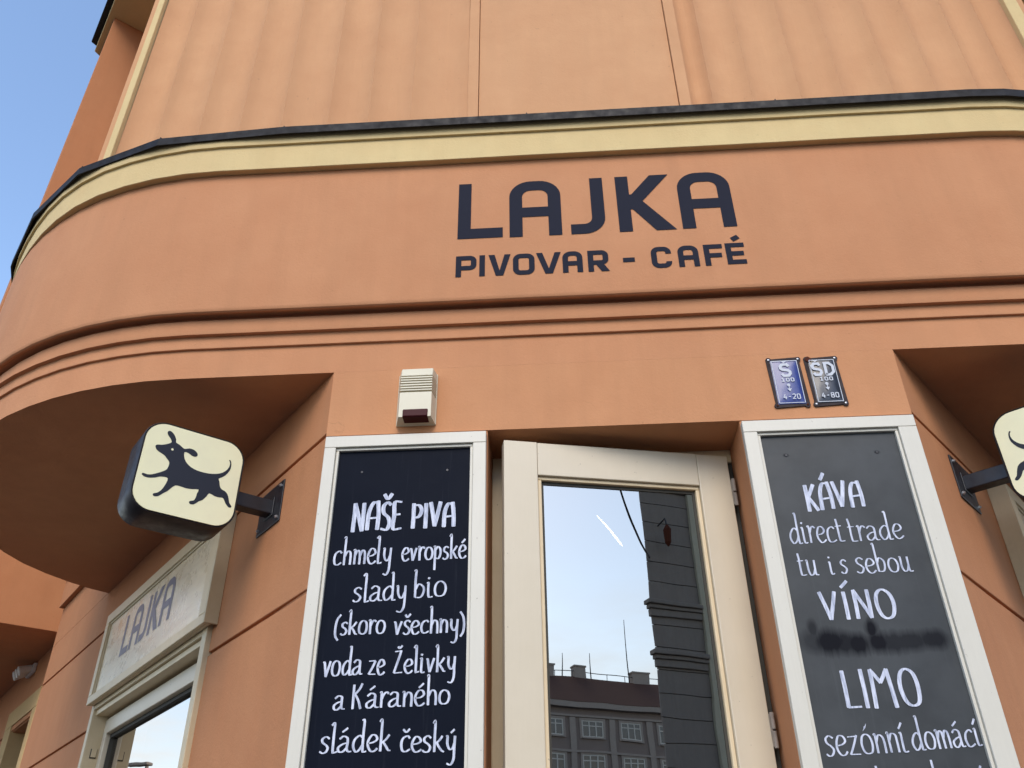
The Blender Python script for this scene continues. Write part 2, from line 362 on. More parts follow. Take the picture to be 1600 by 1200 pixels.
# each pillar: front face flat behind the board; the side courses carry the joints
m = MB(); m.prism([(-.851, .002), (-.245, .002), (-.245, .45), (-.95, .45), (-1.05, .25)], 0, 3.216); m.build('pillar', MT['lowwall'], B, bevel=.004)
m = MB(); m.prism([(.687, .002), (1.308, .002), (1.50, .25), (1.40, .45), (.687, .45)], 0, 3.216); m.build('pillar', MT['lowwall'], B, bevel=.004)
WIN = {'L': (.93, 2.70), 'R': (.84, 2.55)}
for side in 'LR':
    fr = frame(side); s0, s1 = WIN[side]
    zs = [0, .79, 1.395, 2.0, 2.605, 3.212]
    for i, z0 in enumerate(zs):
        top = SOF+.0 if i == 5 else zs[i+1]
        za = z0+(.016 if i else 0)
        for (a, b) in ((0, s0), (s1, 4.6)) if z0 < 3.2 and z0 > .7 else ((0, 4.6),):
            m = MB()
            if a == 0:   # mitred corner against the facade plane
                dx = .02
                c = [fr(0, 0, za), fr(b, 0, za), fr(b, -.3, za), fr(.36, -.3, za)]
                m.prism([(q.x, q.y) for q in c], za, top)
            else:
                m.box(a, b, -.3, 0, za, top, fr)
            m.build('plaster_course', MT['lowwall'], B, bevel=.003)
    # joint backing, a centimetre and a half inside
    for (a, b) in ((.03, s0-.002), (s1+.002, 4.585)):
        m = MB(); m.box(a, b, -.05, -.015, .1, 3.4, fr); m.build('joint_backing', MT['lowwall'], B)
    # wall over the slab end and wing upper wall
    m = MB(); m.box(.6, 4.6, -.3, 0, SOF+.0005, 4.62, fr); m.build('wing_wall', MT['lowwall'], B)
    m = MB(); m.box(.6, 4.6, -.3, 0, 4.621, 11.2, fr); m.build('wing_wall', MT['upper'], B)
    # mouldings that run on along the wing
    m = MB(); m.box(2.6, 4.6, .001, .035, 3.80, 4.02, fr); m.box(2.6, 4.6, .001, .06, 4.021, 4.6, fr); m.build('moulding', MT['lowwall'], B, bevel=.004)
    # recessed wall of the far bay
    m = MB()
    zz = [0, .79, 1.395, 2.0, 2.605, 3.212, 3.764]
    W0, W1, WT = 5.52, 6.62, 3.27
    for i in range(6):
        z0, z1 = zz[i]+(.016 if i else 0), zz[i+1]
        if i in (0,): segs = ((4.602, 12),)
        elif i < 5: segs = ((4.602, W0), (W1, 12))
        else: segs = ((4.602, 12),)
        for a, b in segs: m.box(a, b, -.45, -.15, z0, z1, fr)
    m.build('wing_wall', MT['lowwall'], B, bevel=.003)
    for q in ((4.605, W0, .1), (W1, 11.9, .1), (W0+.001, W1-.001, 3.22)):
        m = MB(); m.box(q[0], q[1], -.40, -.165, q[2], 3.7, fr); m.build('joint_backing', MT['lowwall'], B)
    # yellow surround and small recessed window
    m = MB(); t = .16
    m.box(W0-.01, W0+t-.02, -.40, -.14, .9, WT+.0, fr); m.box(W1-t+.02, W1+t, -.40, -.14, .9, WT, fr); m.box(W0-.01, W1+t, -.40, -.138, WT, WT+.155, fr)
    wf = m.build('window_surround', MT['wingyellow'], B, bevel=.004)
    m = MB(); m.box(W0+.14, W1-.14, -.46, -.42, .9, WT, fr); m.build('pane', MT['farglass'], wf)
    m = MB(); m.box(W0+.142, W1-.142, -.42, -.36, WT-.07, WT-.001, fr); m.box(W0+.142, W0+.2, -.42, -.36, .9, WT-.071, fr); m.build('sash', MT['wingyellow'], wf, bevel=.003)
    # far bay: side face towards us, underside, overhanging slab far up
    m = MB()
    SB, UO, ZB = 5.12, 1.13, 3.765
    c = [fr(SB, -.30, 0), fr(SB, UO, 0), fr(13, UO, 0), fr(13, -.30, 0)]
    m.prism([(q.x, q.y) for q in c], ZB, 10.92); m.build('bay', MT['lowwall'] if side == 'L' else MT['upper'], B, bevel=.004)
    m = MB(); pts = []
    for a in range(0, 100, 10): pts.append(fr(3.75+.5*(1-math.sin(R(a))) , UO+.02-.5*(1-math.cos(R(90-a))) if 0 else 0, 0))
    q = [fr(3.2, -.1, 0), fr(3.2, .7, 0)]
    for a in range(0, 91, 15): q.append(fr(3.2+.55*(1-math.cos(R(a))), .7+.50*math.sin(R(a)), 0))
    q += [fr(5.75, 1.2, 0), fr(5.80, 1.10, 0), fr(13, 1.10, 0), fr(13, -.1, 0)]
    m.prism([(p_.x, p_.y) for p_ in q], 10.921, 11.08); ov = m.build('bay_slab', MT['yellow'], B, bevel=.01)
    m = MB(); m.prism([((p_-Vector((0, 0, 0))).x, p_.y) for p_ in [fr(3.15, -.1, 0), fr(3.15, .72, 0)]+[fr(3.15+.57*(1-math.cos(R(a))), .72+.55*math.sin(R(a)), 0) for a in range(0, 91, 15)]+[fr(5.78, 1.27, 0), fr(5.84, 1.1, 0), fr(13, 1.1, 0), fr(13, -.1, 0)]], 11.082, 11.14)
    m.build('flashing', MT['gutter'], B, bevel=.01)

# rounded slab: plan path of the soffit edge, right end to left end
Cx, Cy, RA = -1.477, 1.685, 1.685
left = [(Cx+RA*math.sin(R(a)), Cy-RA*math.cos(R(a))) for a in range(0, -91, -5)]
left += [(-3.145, 1.86), (-3.095, 2.03), (-3.03, 2.18), (-2.955, 2.31), (-2.875, 2.405)]
Cxr = .2285*2-Cx-.02
right = [(Cxr+RA*math.sin(R(a)), Cy-RA*math.cos(R(a))) for a in range(90, -1, -5)]
right = [(3.49, 2.52), (3.545, 2.40), (3.59, 2.25), (3.62, 2.06), (3.625, 1.86)]+right
right = [(x-(.0), y) for x, y in right]
mid = [(Cxr-(Cxr-Cx)*t/12, 0) for t in range(1, 12)]
path = [Vector((x, y)) for x, y in right+mid+left]
def offs(path, d):
    o = []
    for i, p in enumerate(path):
        t = (path[min(i+1, len(path)-1)]-path[max(i-1, 0)]).normalized()
        o.append(p+Vector((-t.y, t.x))*(-d) if False else p+Vector((-t.y, t.x))*d)
    return o
# travelling right -> left along -x: outward (towards -y) is the left-hand normal rotated: check sign
_t = (path[len(right)+3]-path[len(right)+2]).normalized(); SGN = 1 if Vector((-_t.y, _t.x)).y < 0 else -1
def squeeze(pts, amt):
    """the upper mouldings turn the left corner a little tighter than the soffit"""
    o = []
    for i, p in enumerate(pts):
        d = Vector((path[i].x-Cx, path[i].y-Cy)); a = math.degrees(math.atan2(-d.x, -d.y)) if path[i].x < Cx else 0
        t = min(1, max(0, (a-18)/30)); t = t*t*(3-2*t)
        o.append(p-d.normalized()*amt*t if t > 0 else p)
    return o
def sweep(profile, name, mt, parent, ang=30, jit=0, sq=0):
    m = MB(); rows = []
    for (d, z) in profile:
        i = len(m.v)
        for k, p in enumerate(squeeze(offs(path, d*SGN), sq if z > 3.7 else 0)):
            j = noise.noise(Vector((p.x*1.7, p.y*1.7, z*3)))*jit if z > SOF+.1 else 0
            m.v.append((p.x, p.y, z+j))
        rows.append(i)
    n_ = len(path)
    for a in range(len(rows)-1):
        for k in range(n_-1): m.f.append((rows[a]+k, rows[a]+k+1, rows[a+1]+k+1, rows[a+1]+k))
    o = m.build(name, mt, parent, fix=False); smooth_angle(o, ang); return o
slab = sweep([(0, SOF-.0005), (0, 3.58), (0, 3.640), (.011, 3.641), (.012, 3.643), (.012, 3.697), (.031, 3.699), (.032, 3.702), (.032, 3.766), (.031, 3.769), (.016, 3.770), (.016, 3.789), (.052, 3.789), (.054, 3.784), (.058, 3.780), (.066, 3.780), (.073, 3.784), (.076, 3.791), (.077, 3.800), (.077, 4.58)], 'rounded_band', MT['band'], B, 25, .003, .018)
cor = sweep([(.06, 4.567), (.107, 4.566), (.109, 4.568), (.109, 4.712), (.121, 4.713), (.122, 4.716), (.122, 4.80)], 'cornice', MT['yellow'], B, 25, .004, .048)
# flashing in straight lengths: polygonal round the corner as on the photo
gp = []
pp = offs(path, 0)
def flash():
    nR = len(right)
    idx = [0]+list(range(2, nR))+[nR+2, nR+6, nR+10]+[nR+11+k for k in (2, 5, 8, 11, 14, 17, 20, len(left)-1)]
    idx = [i for i in idx if i < len(path)]
    pr = [(.1225, 4.80), (.139, 4.80), (.141, 4.753), (.146, 4.752), (.148, 4.791), (.10, 4.812), (-.25, 4.87)]
    m = MB(); rows = []
    for d, z in pr:
        o = squeeze(offs(path, d*SGN*1.0), .048); i0 = len(m.v)
        for i in idx: m.v.append((o[i].x, o[i].y, z+(.004*math.sin(i*2.3))))
        rows.append(i0)
    for a in range(len(rows)-1):
        for k in range(len(idx)-1): m.f.append((rows[a]+k, rows[a]+k+1, rows[a+1]+k+1, rows[a+1]+k))
    f = m.build('flashing', MT['gutter'], B, fix=False)
    s = f.modifiers.new('thick', 'SOLIDIFY'); s.thickness = .003
    o = squeeze(offs(path, .142*SGN), .048)
    for i in [q for q in idx[1:-1] if q in (nR-3, nR+2, nR+6, nR+10) or q > nR+11]:
        t = (path[min(i+1, len(path)-1)]-path[max(i-1, 0)]).normalized(); n_ = Vector((-t.y, t.x))*SGN
        m = MB(); p = o[i]; q = p-n_*.25
        w_ = t*.006
        for (aa, bb) in (((p, 4.792), (q, 4.86)),):
            m.hexa([(aa[0].x-w_.x, aa[0].y-w_.y, aa[1]-.004), (aa[0].x+w_.x, aa[0].y+w_.y, aa[1]-.004), (bb[0].x+w_.x, bb[0].y+w_.y, bb[1]-.004), (bb[0].x-w_.x, bb[0].y-w_.y, bb[1]-.004),
                    (aa[0].x-w_.x*.3, aa[0].y-w_.y*.3, aa[1]+.018), (aa[0].x+w_.x*.3, aa[0].y+w_.y*.3, aa[1]+.018), (bb[0].x+w_.x*.3, bb[0].y+w_.y*.3, bb[1]+.02), (bb[0].x-w_.x*.3, bb[0].y-w_.y*.3, bb[1]+.02)])
        m.build('seam', MT['gutter'], f)
flash()
# soffit: from the curved edge back to the walls
m = MB()
iL = [Vector((A0+DL*3.16).to_2d()), Vector((A0).to_2d())]; iR = [Vector(B0.to_2d()), Vector((B0+DR*3.2).to_2d())]
nmid = len(right)
Lp = [p for p in path if p.x <= -.857]; Rp = [p for p in path if p.x >= 1.314]
def back(p, lo, n_): return p-n_*lo
lp = [Vector((-.857, 0))]+Lp+[(A0+DL*3.3-NL*.2).to_2d(), (A0+DL*.3-NL*.2).to_2d()]
m.v = [(p.x, p.y, SOF) for p in lp]; m.f = [tuple(range(len(lp)))]
m.build('soffit', MT['band'], B, tri=True)
m = MB(); rp = Rp+[Vector((1.314, 0)), (B0+DR*.3-NR*.2).to_2d(), (B0+DR*3.4-NR*.2).to_2d()]
m.v = [(p.x, p.y, SOF) for p in rp]; m.f = [tuple(range(len(rp)))]
m.build('soffit', MT['band'], B, tri=True)

# upper wall: fluted front of the bay above the cornice
YU = .10; K = 1.036
XL, XR = -2.142*K, 2.475*K
ZU0, ZU1 = 4.6, 11.0
def fluted(edges, depth, name, wander=0):
    """vertical shallow concave flutes between the given x positions"""
    m = MB(); xs = []
    for a, b in zip(edges[:-1], edges[1:]):
        n_ = 8
        for t in range(n_+1):
            if t == n_ and b != edges[-1]: continue
            x = a+(b-a)*t/n_
            xs.append((x, YU+depth*math.sin(math.pi*t/n_)**.75 if 0 < t < n_ else YU))
    zs = [ZU0, 5.3, 6.2, 7.5, 9, ZU1]
    for z in zs:
        for x, y in xs: m.v.append((x+wander*noise.noise(Vector((x*3, z*.7, 1))), y, z))
    k = len(xs)
    for r_ in range(len(zs)-1):
        for i in range(k-1): m.f.append((r_*k+i, r_*k+i+1, (r_+1)*k+i+1, (r_+1)*k+i))
    o = m.build(name, MT['upper'], B, fix=False); smooth_angle(o, 20); return o
eL = [v*K for v in (-2.072, -1.887, -1.682, -1.484, -1.277, -1.045, -.842, -.633, -.3565)]
eR = [v*K for v in (.7245, .832, 1.021, 1.248, 1.450, 1.680, 1.878, 2.068, 2.227, 2.370)]
fluted(eL, .042, 'fluted_panel', .008); fluted(eR, .042, 'fluted_panel', .008)
m = MB(); m.box(-.3555*K, -.3025*K, YU-.012, YU+.1, ZU0, ZU1); m.build('pilaster_strip', MT['upper'], B, bevel=.003)
m = MB(); m.box(-.300*K, .665*K, YU-.004, YU+.1, ZU0, ZU1); m.build('centre_panel', MT['upper'], B, bevel=.002)
m = MB(); m.box(.668*K, .7235*K, YU-.016, YU+.1, ZU0, ZU1); m.build('pilaster_strip', MT['upper'], B, bevel=.004)
for a, b in ((-2.106*K, -2.073*K), (2.3705*K, 2.434*K)):
    m = MB(); m.box(a, b, YU-.03, YU+.05, ZU0, ZU1); m.build('yellow_strip', MT['yellow'], B, bevel=.004)
m = MB(); m.box(XL, XR, YU+.04, 3.2, ZU0, 11.2); m.box(XL, -2.1065*K, YU-.01, YU+.039, ZU0, 11.2); m.box(2.4345*K, XR, YU-.01, YU+.039, ZU0, 11.2)
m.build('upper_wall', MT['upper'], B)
m = MB(); m.prism([(-9, 12), (-4.2, 3.3), (-2.0, .8), (2.4, .8), (4.4, 3.3), (9, 12)], 11.201, 12.6); m.build('roof', MT['tileroof'], B)
# painted sign on the band -------------------------------------------------
def ribbon(m, pts, wfn, mp_, lift, closed=False, cap=0.0):
    """flat pen stroke: pts are 2D, wfn(dir)->width, mp_ maps 2D+lift to 3D"""
    P = [Vector(p) for p in pts]
    Q = [P[0]]
    for p in P[1:]:
        if (p-Q[-1]).length > 1e-5: Q.append(p)
    P = Q; k = len(P)
    if k < 2: return
    Ls, Rs = [], []
    for i in range(k):
        if closed: a, b = P[(i-1) % k], P[(i+1) % k]; d1 = (P[i]-a).normalized(); d2 = (b-P[i]).normalized()
        else:
            d1 = (P[i]-P[i-1]).normalized() if i else (P[1]-P[0]).normalized()
            d2 = (P[i+1]-P[i]).normalized() if i < k-1 else d1
        t = d1+d2
        if t.length < 1e-4: t = d1
        t.normalize(); n_ = Vector((-t.y, t.x)); c = max(.5, n_.dot(Vector((-d1.y, d1.x))))
        wd = wfn(t)/2/c
        Ls.append(P[i]+n_*wd); Rs.append(P[i]-n_*wd)
    if cap and not closed:
        for (L_, R_, dr_) in ((Ls, Rs, -1),):
            pass
    i0 = len(m.v)
    for a, b in zip(Ls, Rs): m.v.append(tuple(mp_(a.x, a.y, lift))); m.v.append(tuple(mp_(b.x, b.y, lift)))
    for i in range(k-1 if not closed else k):
        j = (i+1) % k; m.f.append((i0+2*i, i0+2*i+1, i0+2*j+1, i0+2*j))
    if cap and not closed:
        for e, s_ in ((0, -1), (k-1, 1)):
            d = (P[1]-P[0]).normalized() if e == 0 else (P[-1]-P[-2]).normalized()
            a, b = Ls[e], Rs[e]; w_ = (a-b).length; ex = d*s_*w_*cap
            j0 = len(m.v)
            pts2 = [a, a+ex*.7+(b-a)*.06, a+ex+(b-a)*.18, b+ex+(a-b)*.18, b+ex*.7+(a-b)*.06, b]
            for p in pts2: m.v.append(tuple(mp_(p.x, p.y, lift)))
            m.f.append(tuple(range(j0, j0+6)))
def arc(cx, cy, r, a0, a1, n_=8): return [(cx+r*math.cos(R(a0+(a1-a0)*i/n_)), cy+r*math.sin(R(a0+(a1-a0)*i/n_))) for i in range(n_+1)]
# techno glyphs, in units of cap height 1, width given; centre lines inset by half the stroke
def tg(ch, w, t):
    h = t/2; l, r_, b, T = h, w-h, h, 1-h; rd = .20
    if ch == 'L': return [[(l, 1), (l, b)], [(l-h*.0, b), (w, b)]] if 0 else [[(l, 1), (l, b), (w, b)]]
    if ch == 'A': return [[(l, 0)]+arc(l+rd, T-rd, rd, 180, 90)+arc(r_-rd, T-rd, rd, 90, 0)+[(r_, 0)], [(l+h*.9, .43), (r_-h*.9, .43)]]
    if ch == 'J': return [[(r_, 1)]+arc(r_-rd*.95, b+rd*.95, rd*.95, 0, -90)+[(0, b)]]
    if ch == 'K': return [[(l, 1), (l, 0)], ('P', [(t-.01, .66), (.20, .66), (w-.27, 1), (w-.02, 1), (w*.46, .53), (w, 0), (w-.26, 0), (.20, .39), (t-.01, .39)])]
    if ch == 'P': return [[(l, 0), (l, T)]+arc(r_-.15, T-.15, .15, 90, 0)+arc(r_-.15, .42+.15, .15, 0, -90)+[(l+h, .42)]]
    if ch == 'R': return [[(l, 0), (l, T)]+arc(r_-.15, T-.15, .15, 90, 0)+arc(r_-.15, .42+.15, .15, 0, -90)+[(l+h, .42)], ('P', [(w*.38, .34), (w*.72, .40), (w+.02, 0), (w-.27, 0)])]
    if ch == 'I': return [[(w/2, 0), (w/2, 1)]]
    if ch == 'V': return [('P', [(0, 1), (.225, 1), (w/2, .24), (w-.225, 1), (w, 1), (w/2+.135, 0), (w/2-.135, 0)])]
    if ch == 'O': return ['C']+[arc(r_-.18, T-.18, .18, 90, 0)+arc(r_-.18, b+.18, .18, 0, -90)+arc(l+.18, b+.18, .18, -90, -180)+arc(l+.18, T-.18, .18, 180, 90)]
    if ch == 'C': return [[(r_, .66)]+arc(r_-.18, T-.18, .18, 0, 90)+arc(l+.18, T-.18, .18, 90, 180)+arc(l+.18, b+.18, .18, 180, 270)+arc(r_-.18, b+.18, .18, -90, 0)+[(r_, .30)]]
    if ch == 'F': return [[(l, 0), (l, T), (w, T)], [(l+h, .48), (w-.05, .48)]]
    if ch in 'EÉ':
        s = [[(w, T), (l, T), (l, b), (w, b)], [(l+h, .5), (w-.05, .5)]]
        if ch == 'É': s.append([(w*.42, 1.16), (w*.78, 1.30)])
        return s
    if ch == '-': return [[(0, .47), (w, .47)]]
    return []
def techno(text_boxes, h, t, mp_, name, mt, parent, cap=.12):
    for ch, x0, x1, zb in text_boxes:
        m = MB(); w_ = (x1-x0)/h; gl = tg(ch, w_, t); closed = False
        if gl and gl[0] == 'C': closed = True; gl = gl[1:]
        for i, s in enumerate(gl):
            if s[0] == 'P':
                pg = [(x0+p[0]*h, zb+p[1]*h) for p in s[1]]; k0 = len(m.v)
                m.v += [tuple(mp_(p[0], p[1], .0012+.00025*i)) for p in pg]
                m.f += [tuple(k0+q for q in t_) for t_ in tessellate_polygon([[Vector((p[0], p[1], 0)) for p in pg]])]
                continue
            pts = [(x0+p[0]*h, zb+p[1]*h) for p in s]
            # shorten the open ends a little so that the rounded caps stay within the box
            ribbon(m, pts, lambda d: t*h, mp_, .0012+.00025*i, closed)
        o = m.build(name, mt, parent, fix=False)
        # round the corners of the outline a touch
mpB = lambda x, z, l: Vector((x, -.077-l-.0006, z))
techno([('L', -.373, -.180, 4.108), ('A', -.151, .072, 4.105), ('J', .110, .2575, 4.105), ('K', .313, .552, 4.105), ('A', .577, .802, 4.106)], .325, .172, mpB, 'letter', MT['ink'], B)
techno([('P', -.376, -.290, 3.899), ('I', -.279, -.2535, 3.899), ('V', -.240, -.148, 3.898), ('O', -.1385, -.049, 3.897), ('V', -.042, .0605, 3.897), ('A', .066, .1485, 3.897), ('R', .170, .2545, 3.896),
        ('-', .3136, .362, 3.897), ('C', .4295, .512, 3.899), ('A', .5385, .6226, 3.899), ('F', .645, .722, 3.899), ('É', .734, .8115, 3.9015)], .113, .205, mpB, 'letter', MT['ink'], B)

# ------------------------------------------------------------------ shop windows in the side walls with their wooden sign boxes
def shop_window(side):
    fr = frame(side); s0, s1 = WIN[side]
    lab = 'left' if side == 'L' else 'right'
    zt, zb = 3.18, .95
    # casing strips proud of the wall
    m = MB(); fw_ = .055
    m.box(s0, s0+fw_, -.12, .022, zb, zt, fr); m.box(s1-fw_, s1, -.12, .022, zb, zt, fr); m.box(s0+fw_, s1-fw_, -.12, .020, 2.70, zt, fr); m.box(s0+fw_, s1-fw_, -.12, .022, zb, zb+.06, fr)
    wn = m.build('shop_window', MT['frameold'], B, bevel=.003)
    # groove shadow line and inner lining
    m = MB(); a, b = s0+fw_+.001, s1-fw_-.001
    m.box(a, b, -.14, .005, 2.672, 2.699, fr)
    m.build('head_lining', MT['creamdark'], wn, bevel=.002)
    m = MB(); e = .06
    m.box(a, a+e, -.135, -.055, zb+.061, 2.655, fr); m.box(b-e, b, -.135, -.055, zb+.061, 2.655, fr); m.box(a+e, b-e, -.133, -.053, 2.575, 2.655, fr); m.box(a+e, b-e, -.133, -.053, zb+.061, zb+.13, fr)
    m.build('sash', MT['cream'], wn, bevel=.004)
    m = MB(); c_ = e+.001
    m.box(a+c_, a+c_+.012, -.115, -.08, zb+.131, 2.574, fr); m.box(b-c_-.012, b-c_, -.115, -.08, zb+.131, 2.574, fr); m.box(a+c_+.012, b-c_-.012, -.115, -.08, 2.555, 2.574, fr)
    m.build('gasket', MT['rubber_gapshade'], wn)
    m = MB(); m.quad(fr(a+c_, -.10, zb+.13), fr(b-c_, -.10, zb+.13), fr(b-c_, -.10, 2.574), fr(a+c_, -.10, 2.574)); m.build('pane', MT['sideglass'], wn)
    for k in range(5):   # slotted plates on the far jamb
        m = MB(); z = 2.455-.105*k; m.box(s1-fw_-.004, s1-fw_-.0005, -.045, -.012, z, z+.048, fr); m.build('lock_slot', MT['rubber_gapshade'], wn, bevel=.001)
        m = MB(); m.box(s1-fw_-.0065, s1-fw_-.0042, -.043, -.016, z+.006, z+.048, fr); m.build('slot_plate', MT['frameold'], wn, bevel=.001)
    # dark room behind
    m = MB(); m.box(s0-.1, s1+.1, -1.6, -.305, .3, 3.2, fr)
    m.f = [f for f in m.f if f != (3, 2, 6, 7) or True]
    bm_ = m; rm = MB()
    c = [fr(s0-.1, -.305, .3), fr(s1+.1, -.305, .3), fr(s1+.1, -1.6, .3), fr(s0-.1, -1.6, .3)]
    t_ = [q+Vector((0, 0, 2.9)) for q in c]
    rm.quad(*c); rm.quad(*t_); rm.quad(c[1], c[2], t_[2], t_[1]); rm.quad(c[2], c[3], t_[3], t_[2]); rm.quad(c[3], c[0], t_[0], t_[3])
    rm.build('dark_room', MT['dark'], B, fix=False)
    return fr
for sd_ in 'LR': shop_window(sd_)

def sign_box(side, s0, s1, u1, z0, z1, label):
    fr = frame(side); T = thing('window_sign_board', label, 'sign', loc=tuple(fr(s0, .02, z0)))
    m = MB(); rim = .075; dp = .018
    m.box(s0, s0+.012, .0005, u1, z0, z1, fr)
    m2 = MB()
    m2.box(s0+.0125, s1, .023, u1-dp, z0+.001, z1, fr)
    m.build('end_board', MT['frameold'], T, bevel=.002)
    m2.build('back_board', MT['creamdark'], T, bevel=.003)
    for nm, (a, b, c, d) in (('top_rail', (s0+.0125, s1, z1-.055, z1)), ('bottom_rail', (s0+.0125, s1, z0, z0+.045)), ('side_rail', (s0+.0125, s0+.09, z0+.0455, z1-.0555)), ('side_rail', (s1-.06, s1, z0+.0455, z1-.0555))):
        m = MB(); m.box(a, b, u1-dp+.0005, u1, c, d, fr); m.build(nm, MT['creamdark'], T, bevel=.003)
    m = MB(); a, b, c, d = s0+.09, s1-.06, z0+.045, z1-.055; e = .010
    for q in ((a, b, d-e, d), (a, b, c, c+e*.6), (a, a+e, c+e, d-e), (b-e, b, c+e, d-e)): m.box(q[0], q[1], u1-dp+.0006, u1-dp+.009, q[2], q[3], fr)
    m.build('bead', MT['frameold'], T, bevel=.002)
    m = MB(); m.quad(fr(a+e, u1-dp+.0015, c+e), fr(b-e, u1-dp+.0015, c+e), fr(b-e, u1-dp+.0015, d-e), fr(a+e, u1-dp+.0015, d-e))
    m.build('sign_panel', MT['panelgloss'], T)
    reparent(T)
    return T, fr
def panelgloss():
    m, n, l, b = mat('varnished_sign_panel', (.66, .58, .45), .3)
    g = n.new('ShaderNodeNewGeometry'); co = g.outputs['Position']
    a = rng(n, l, noise_t(n, l, co, 5, 6, .65, (.6, .6, 3.5)), .42, .72, 0, .8)
    c = mixc(n, l, a, (.86, .71, .48), (.64, .49, .31))
    s = rng(n, l, noise_t(n, l, co, 22, 5, .7, (.7, .7, 2.5)), .60, .70, 0, .6)
    c = mixc(n, l, s, c, (.72, .68, .6)); l.new(c, b.inputs['Base Color'])
    l.new(rng(n, l, noise_t(n, l, co, 9, 6, .7), .3, .7, .16, .45), b.inputs['Roughness'])
    b.inputs['Coat Weight'].default_value = .35; b.inputs['Coat Roughness'].default_value = .25
    bump(n, l, b, noise_t(n, l, co, 8, 4, .6, (.7, .7, 3)), .25, .004)
    return m
MT['panelgloss'] = panelgloss()
MT['greyink'] = mat('grey_letter_paint', (.16, .14, .17), .4)[0]  # paler and greyer than the band lettering
T, fr = sign_box('L', .873, 2.68, .06, 2.722, 3.225, 'weathered cream wooden sign panel with dark grey lettering over the left shop window')
mpS = lambda a, z, l: fr(2.262-a, .0435+l, z)     # text reads from the far end towards the corner
hh = .222; zz0 = 2.893
techno([('L', 0, .135, zz0), ('A', .155, .31, zz0), ('J', .325, .43, zz0), ('K', .462, .625, zz0), ('A', .64, .80, zz0)], hh, .17, mpS, 'letter', MT['greyink'], T)
reparent(T)
T, fr_ = sign_box('R', .822, 2.52, .075, 2.66, 3.215, 'cream wooden sign panel over the shop window at the right edge, behind the arm of the dog sign')

# ------------------------------------------------------------------ double blackboards beside the door
GL = {}  # handwriting: strokes in units of x-height (lower case) or cap height (capitals); (advance, [strokes])
def G(ch, adv, *st): GL[ch] = (adv, st)
G('a', .80, ((.10, .84), (.30, 1.0), (.52, .90), (.55, .6), (.54, .2), (.62, .03), (.78, .03)), ((.54, .58), (.28, .50), (.06, .30), (.10, .06), (.30, .02), (.54, .28)))
G('b', .72, ((.06, 1.92), (.14, 1.95), (.14, 1.2), (.14, .08)), ((.14, .62), (.32, .97), (.56, .80), (.60, .45), (.45, .06), (.14, .05)))
G('c', .66, ((.58, .86), (.42, 1.0), (.16, .82), (.07, .45), (.16, .06), (.36, .0), (.60, .14)))
G('d', .82, ((.60, .82), (.40, .98), (.14, .72), (.06, .35), (.20, .02), (.42, .12), (.60, .42)), ((.50, 1.90), (.60, 1.88), (.60, 1.0), (.60, .12), (.66, .0), (.80, .02)))
G('e', .68, ((.09, .48), (.40, .55), (.58, .72), (.48, .97), (.26, .98), (.09, .65), (.09, .28), (.26, .0), (.46, .02), (.62, .16)))
G('h', .74, ((.06, 1.92), (.14, 1.95), (.14, 1.0), (.14, .0)), ((.14, .55), (.32, .94), (.52, .90), (.58, .6), (.58, .0)))
G('i', .42, ((.04, .98), (.13, .98), (.13, .5), (.14, .1), (.22, .0), (.36, .04)), ((.12, 1.28), (.15, 1.36)))
G('í', .42, ((.04, .98), (.13, .98), (.13, .5), (.14, .1), (.22, .0), (.36, .04)), ((.08, 1.26), (.28, 1.56)))
G('k', .76, ((.04, 1.85), (.14, 1.95), (.14, 1.0), (.14, .0)), ((.60, 1.0), (.40, .70), (.16, .50)), ((.26, .58), (.42, .30), (.56, .06), (.70, .0)))
G('l', .42, ((.0, 1.78), (.15, 1.90), (.15, 1.2), (.15, .12), (.22, .0), (.40, .05)))
G('m', 1.02, ((.04, .98), (.12, .98), (.12, .0)), ((.12, .55), (.28, .96), (.44, .90), (.49, .6), (.49, .0)), ((.49, .55), (.64, .96), (.80, .90), (.85, .6), (.85, .0)))
G('n', .72, ((.04, .98), (.12, .98), (.12, .0)), ((.12, .55), (.30, .96), (.50, .90), (.56, .6), (.56, .0)))
G('o', .76, 'C', ((.36, 1.0), (.58, .86), (.66, .50), (.56, .10), (.34, .0), (.14, .12), (.07, .48), (.16, .86)))
G('p', .74, ((.05, .98), (.14, .98), (.14, .2), (.12, -.80)), ((.14, .66), (.34, .97), (.56, .82), (.60, .46), (.44, .06), (.16, .10)))
G('r', .56, ((.04, .98), (.13, .98), (.13, .0)), ((.13, .55), (.28, .90), (.42, 1.0), (.54, .90)))
G('s', .60, ((.52, .88), (.34, 1.0), (.14, .86), (.16, .64), (.36, .48), (.48, .28), (.38, .04), (.20, -.02), (.04, .08)))
G('t', .54, ((.14, 1.50), (.18, 1.0), (.18, .15), (.26, .0), (.50, .02)), ((.02, .98), (.42, 1.0)))
G('u', .76, ((.06, .98), (.12, .98), (.12, .3), (.24, .02), (.42, .08), (.56, .45)), ((.56, 1.0), (.56, .12), (.66, .0), (.76, .02)))
G('v', .70, ((.04, .98), (.14, .95), (.22, .5), (.30, .02)), ((.30, .02), (.44, .5), (.58, 1.0)))
G('y', .74, ((.06, .98), (.13, .98), (.14, .5), (.28, .16), (.44, .22), (.56, .55)), ((.58, 1.0), (.56, .3), (.52, -.45), (.36, -.80), (.12, -.74)))
G('ý', .74, ((.06, .98), (.13, .98), (.14, .5), (.28, .16), (.44, .22), (.56, .55)), ((.58, 1.0), (.56, .3), (.52, -.45), (.36, -.80), (.12, -.74)), ((.34, 1.24), (.54, 1.46)))
G('z', .70, ((.06, .96), (.56, .98)), ((.56, .96), (.32, .48), (.08, .04)), ((.08, .03), (.62, .02)))
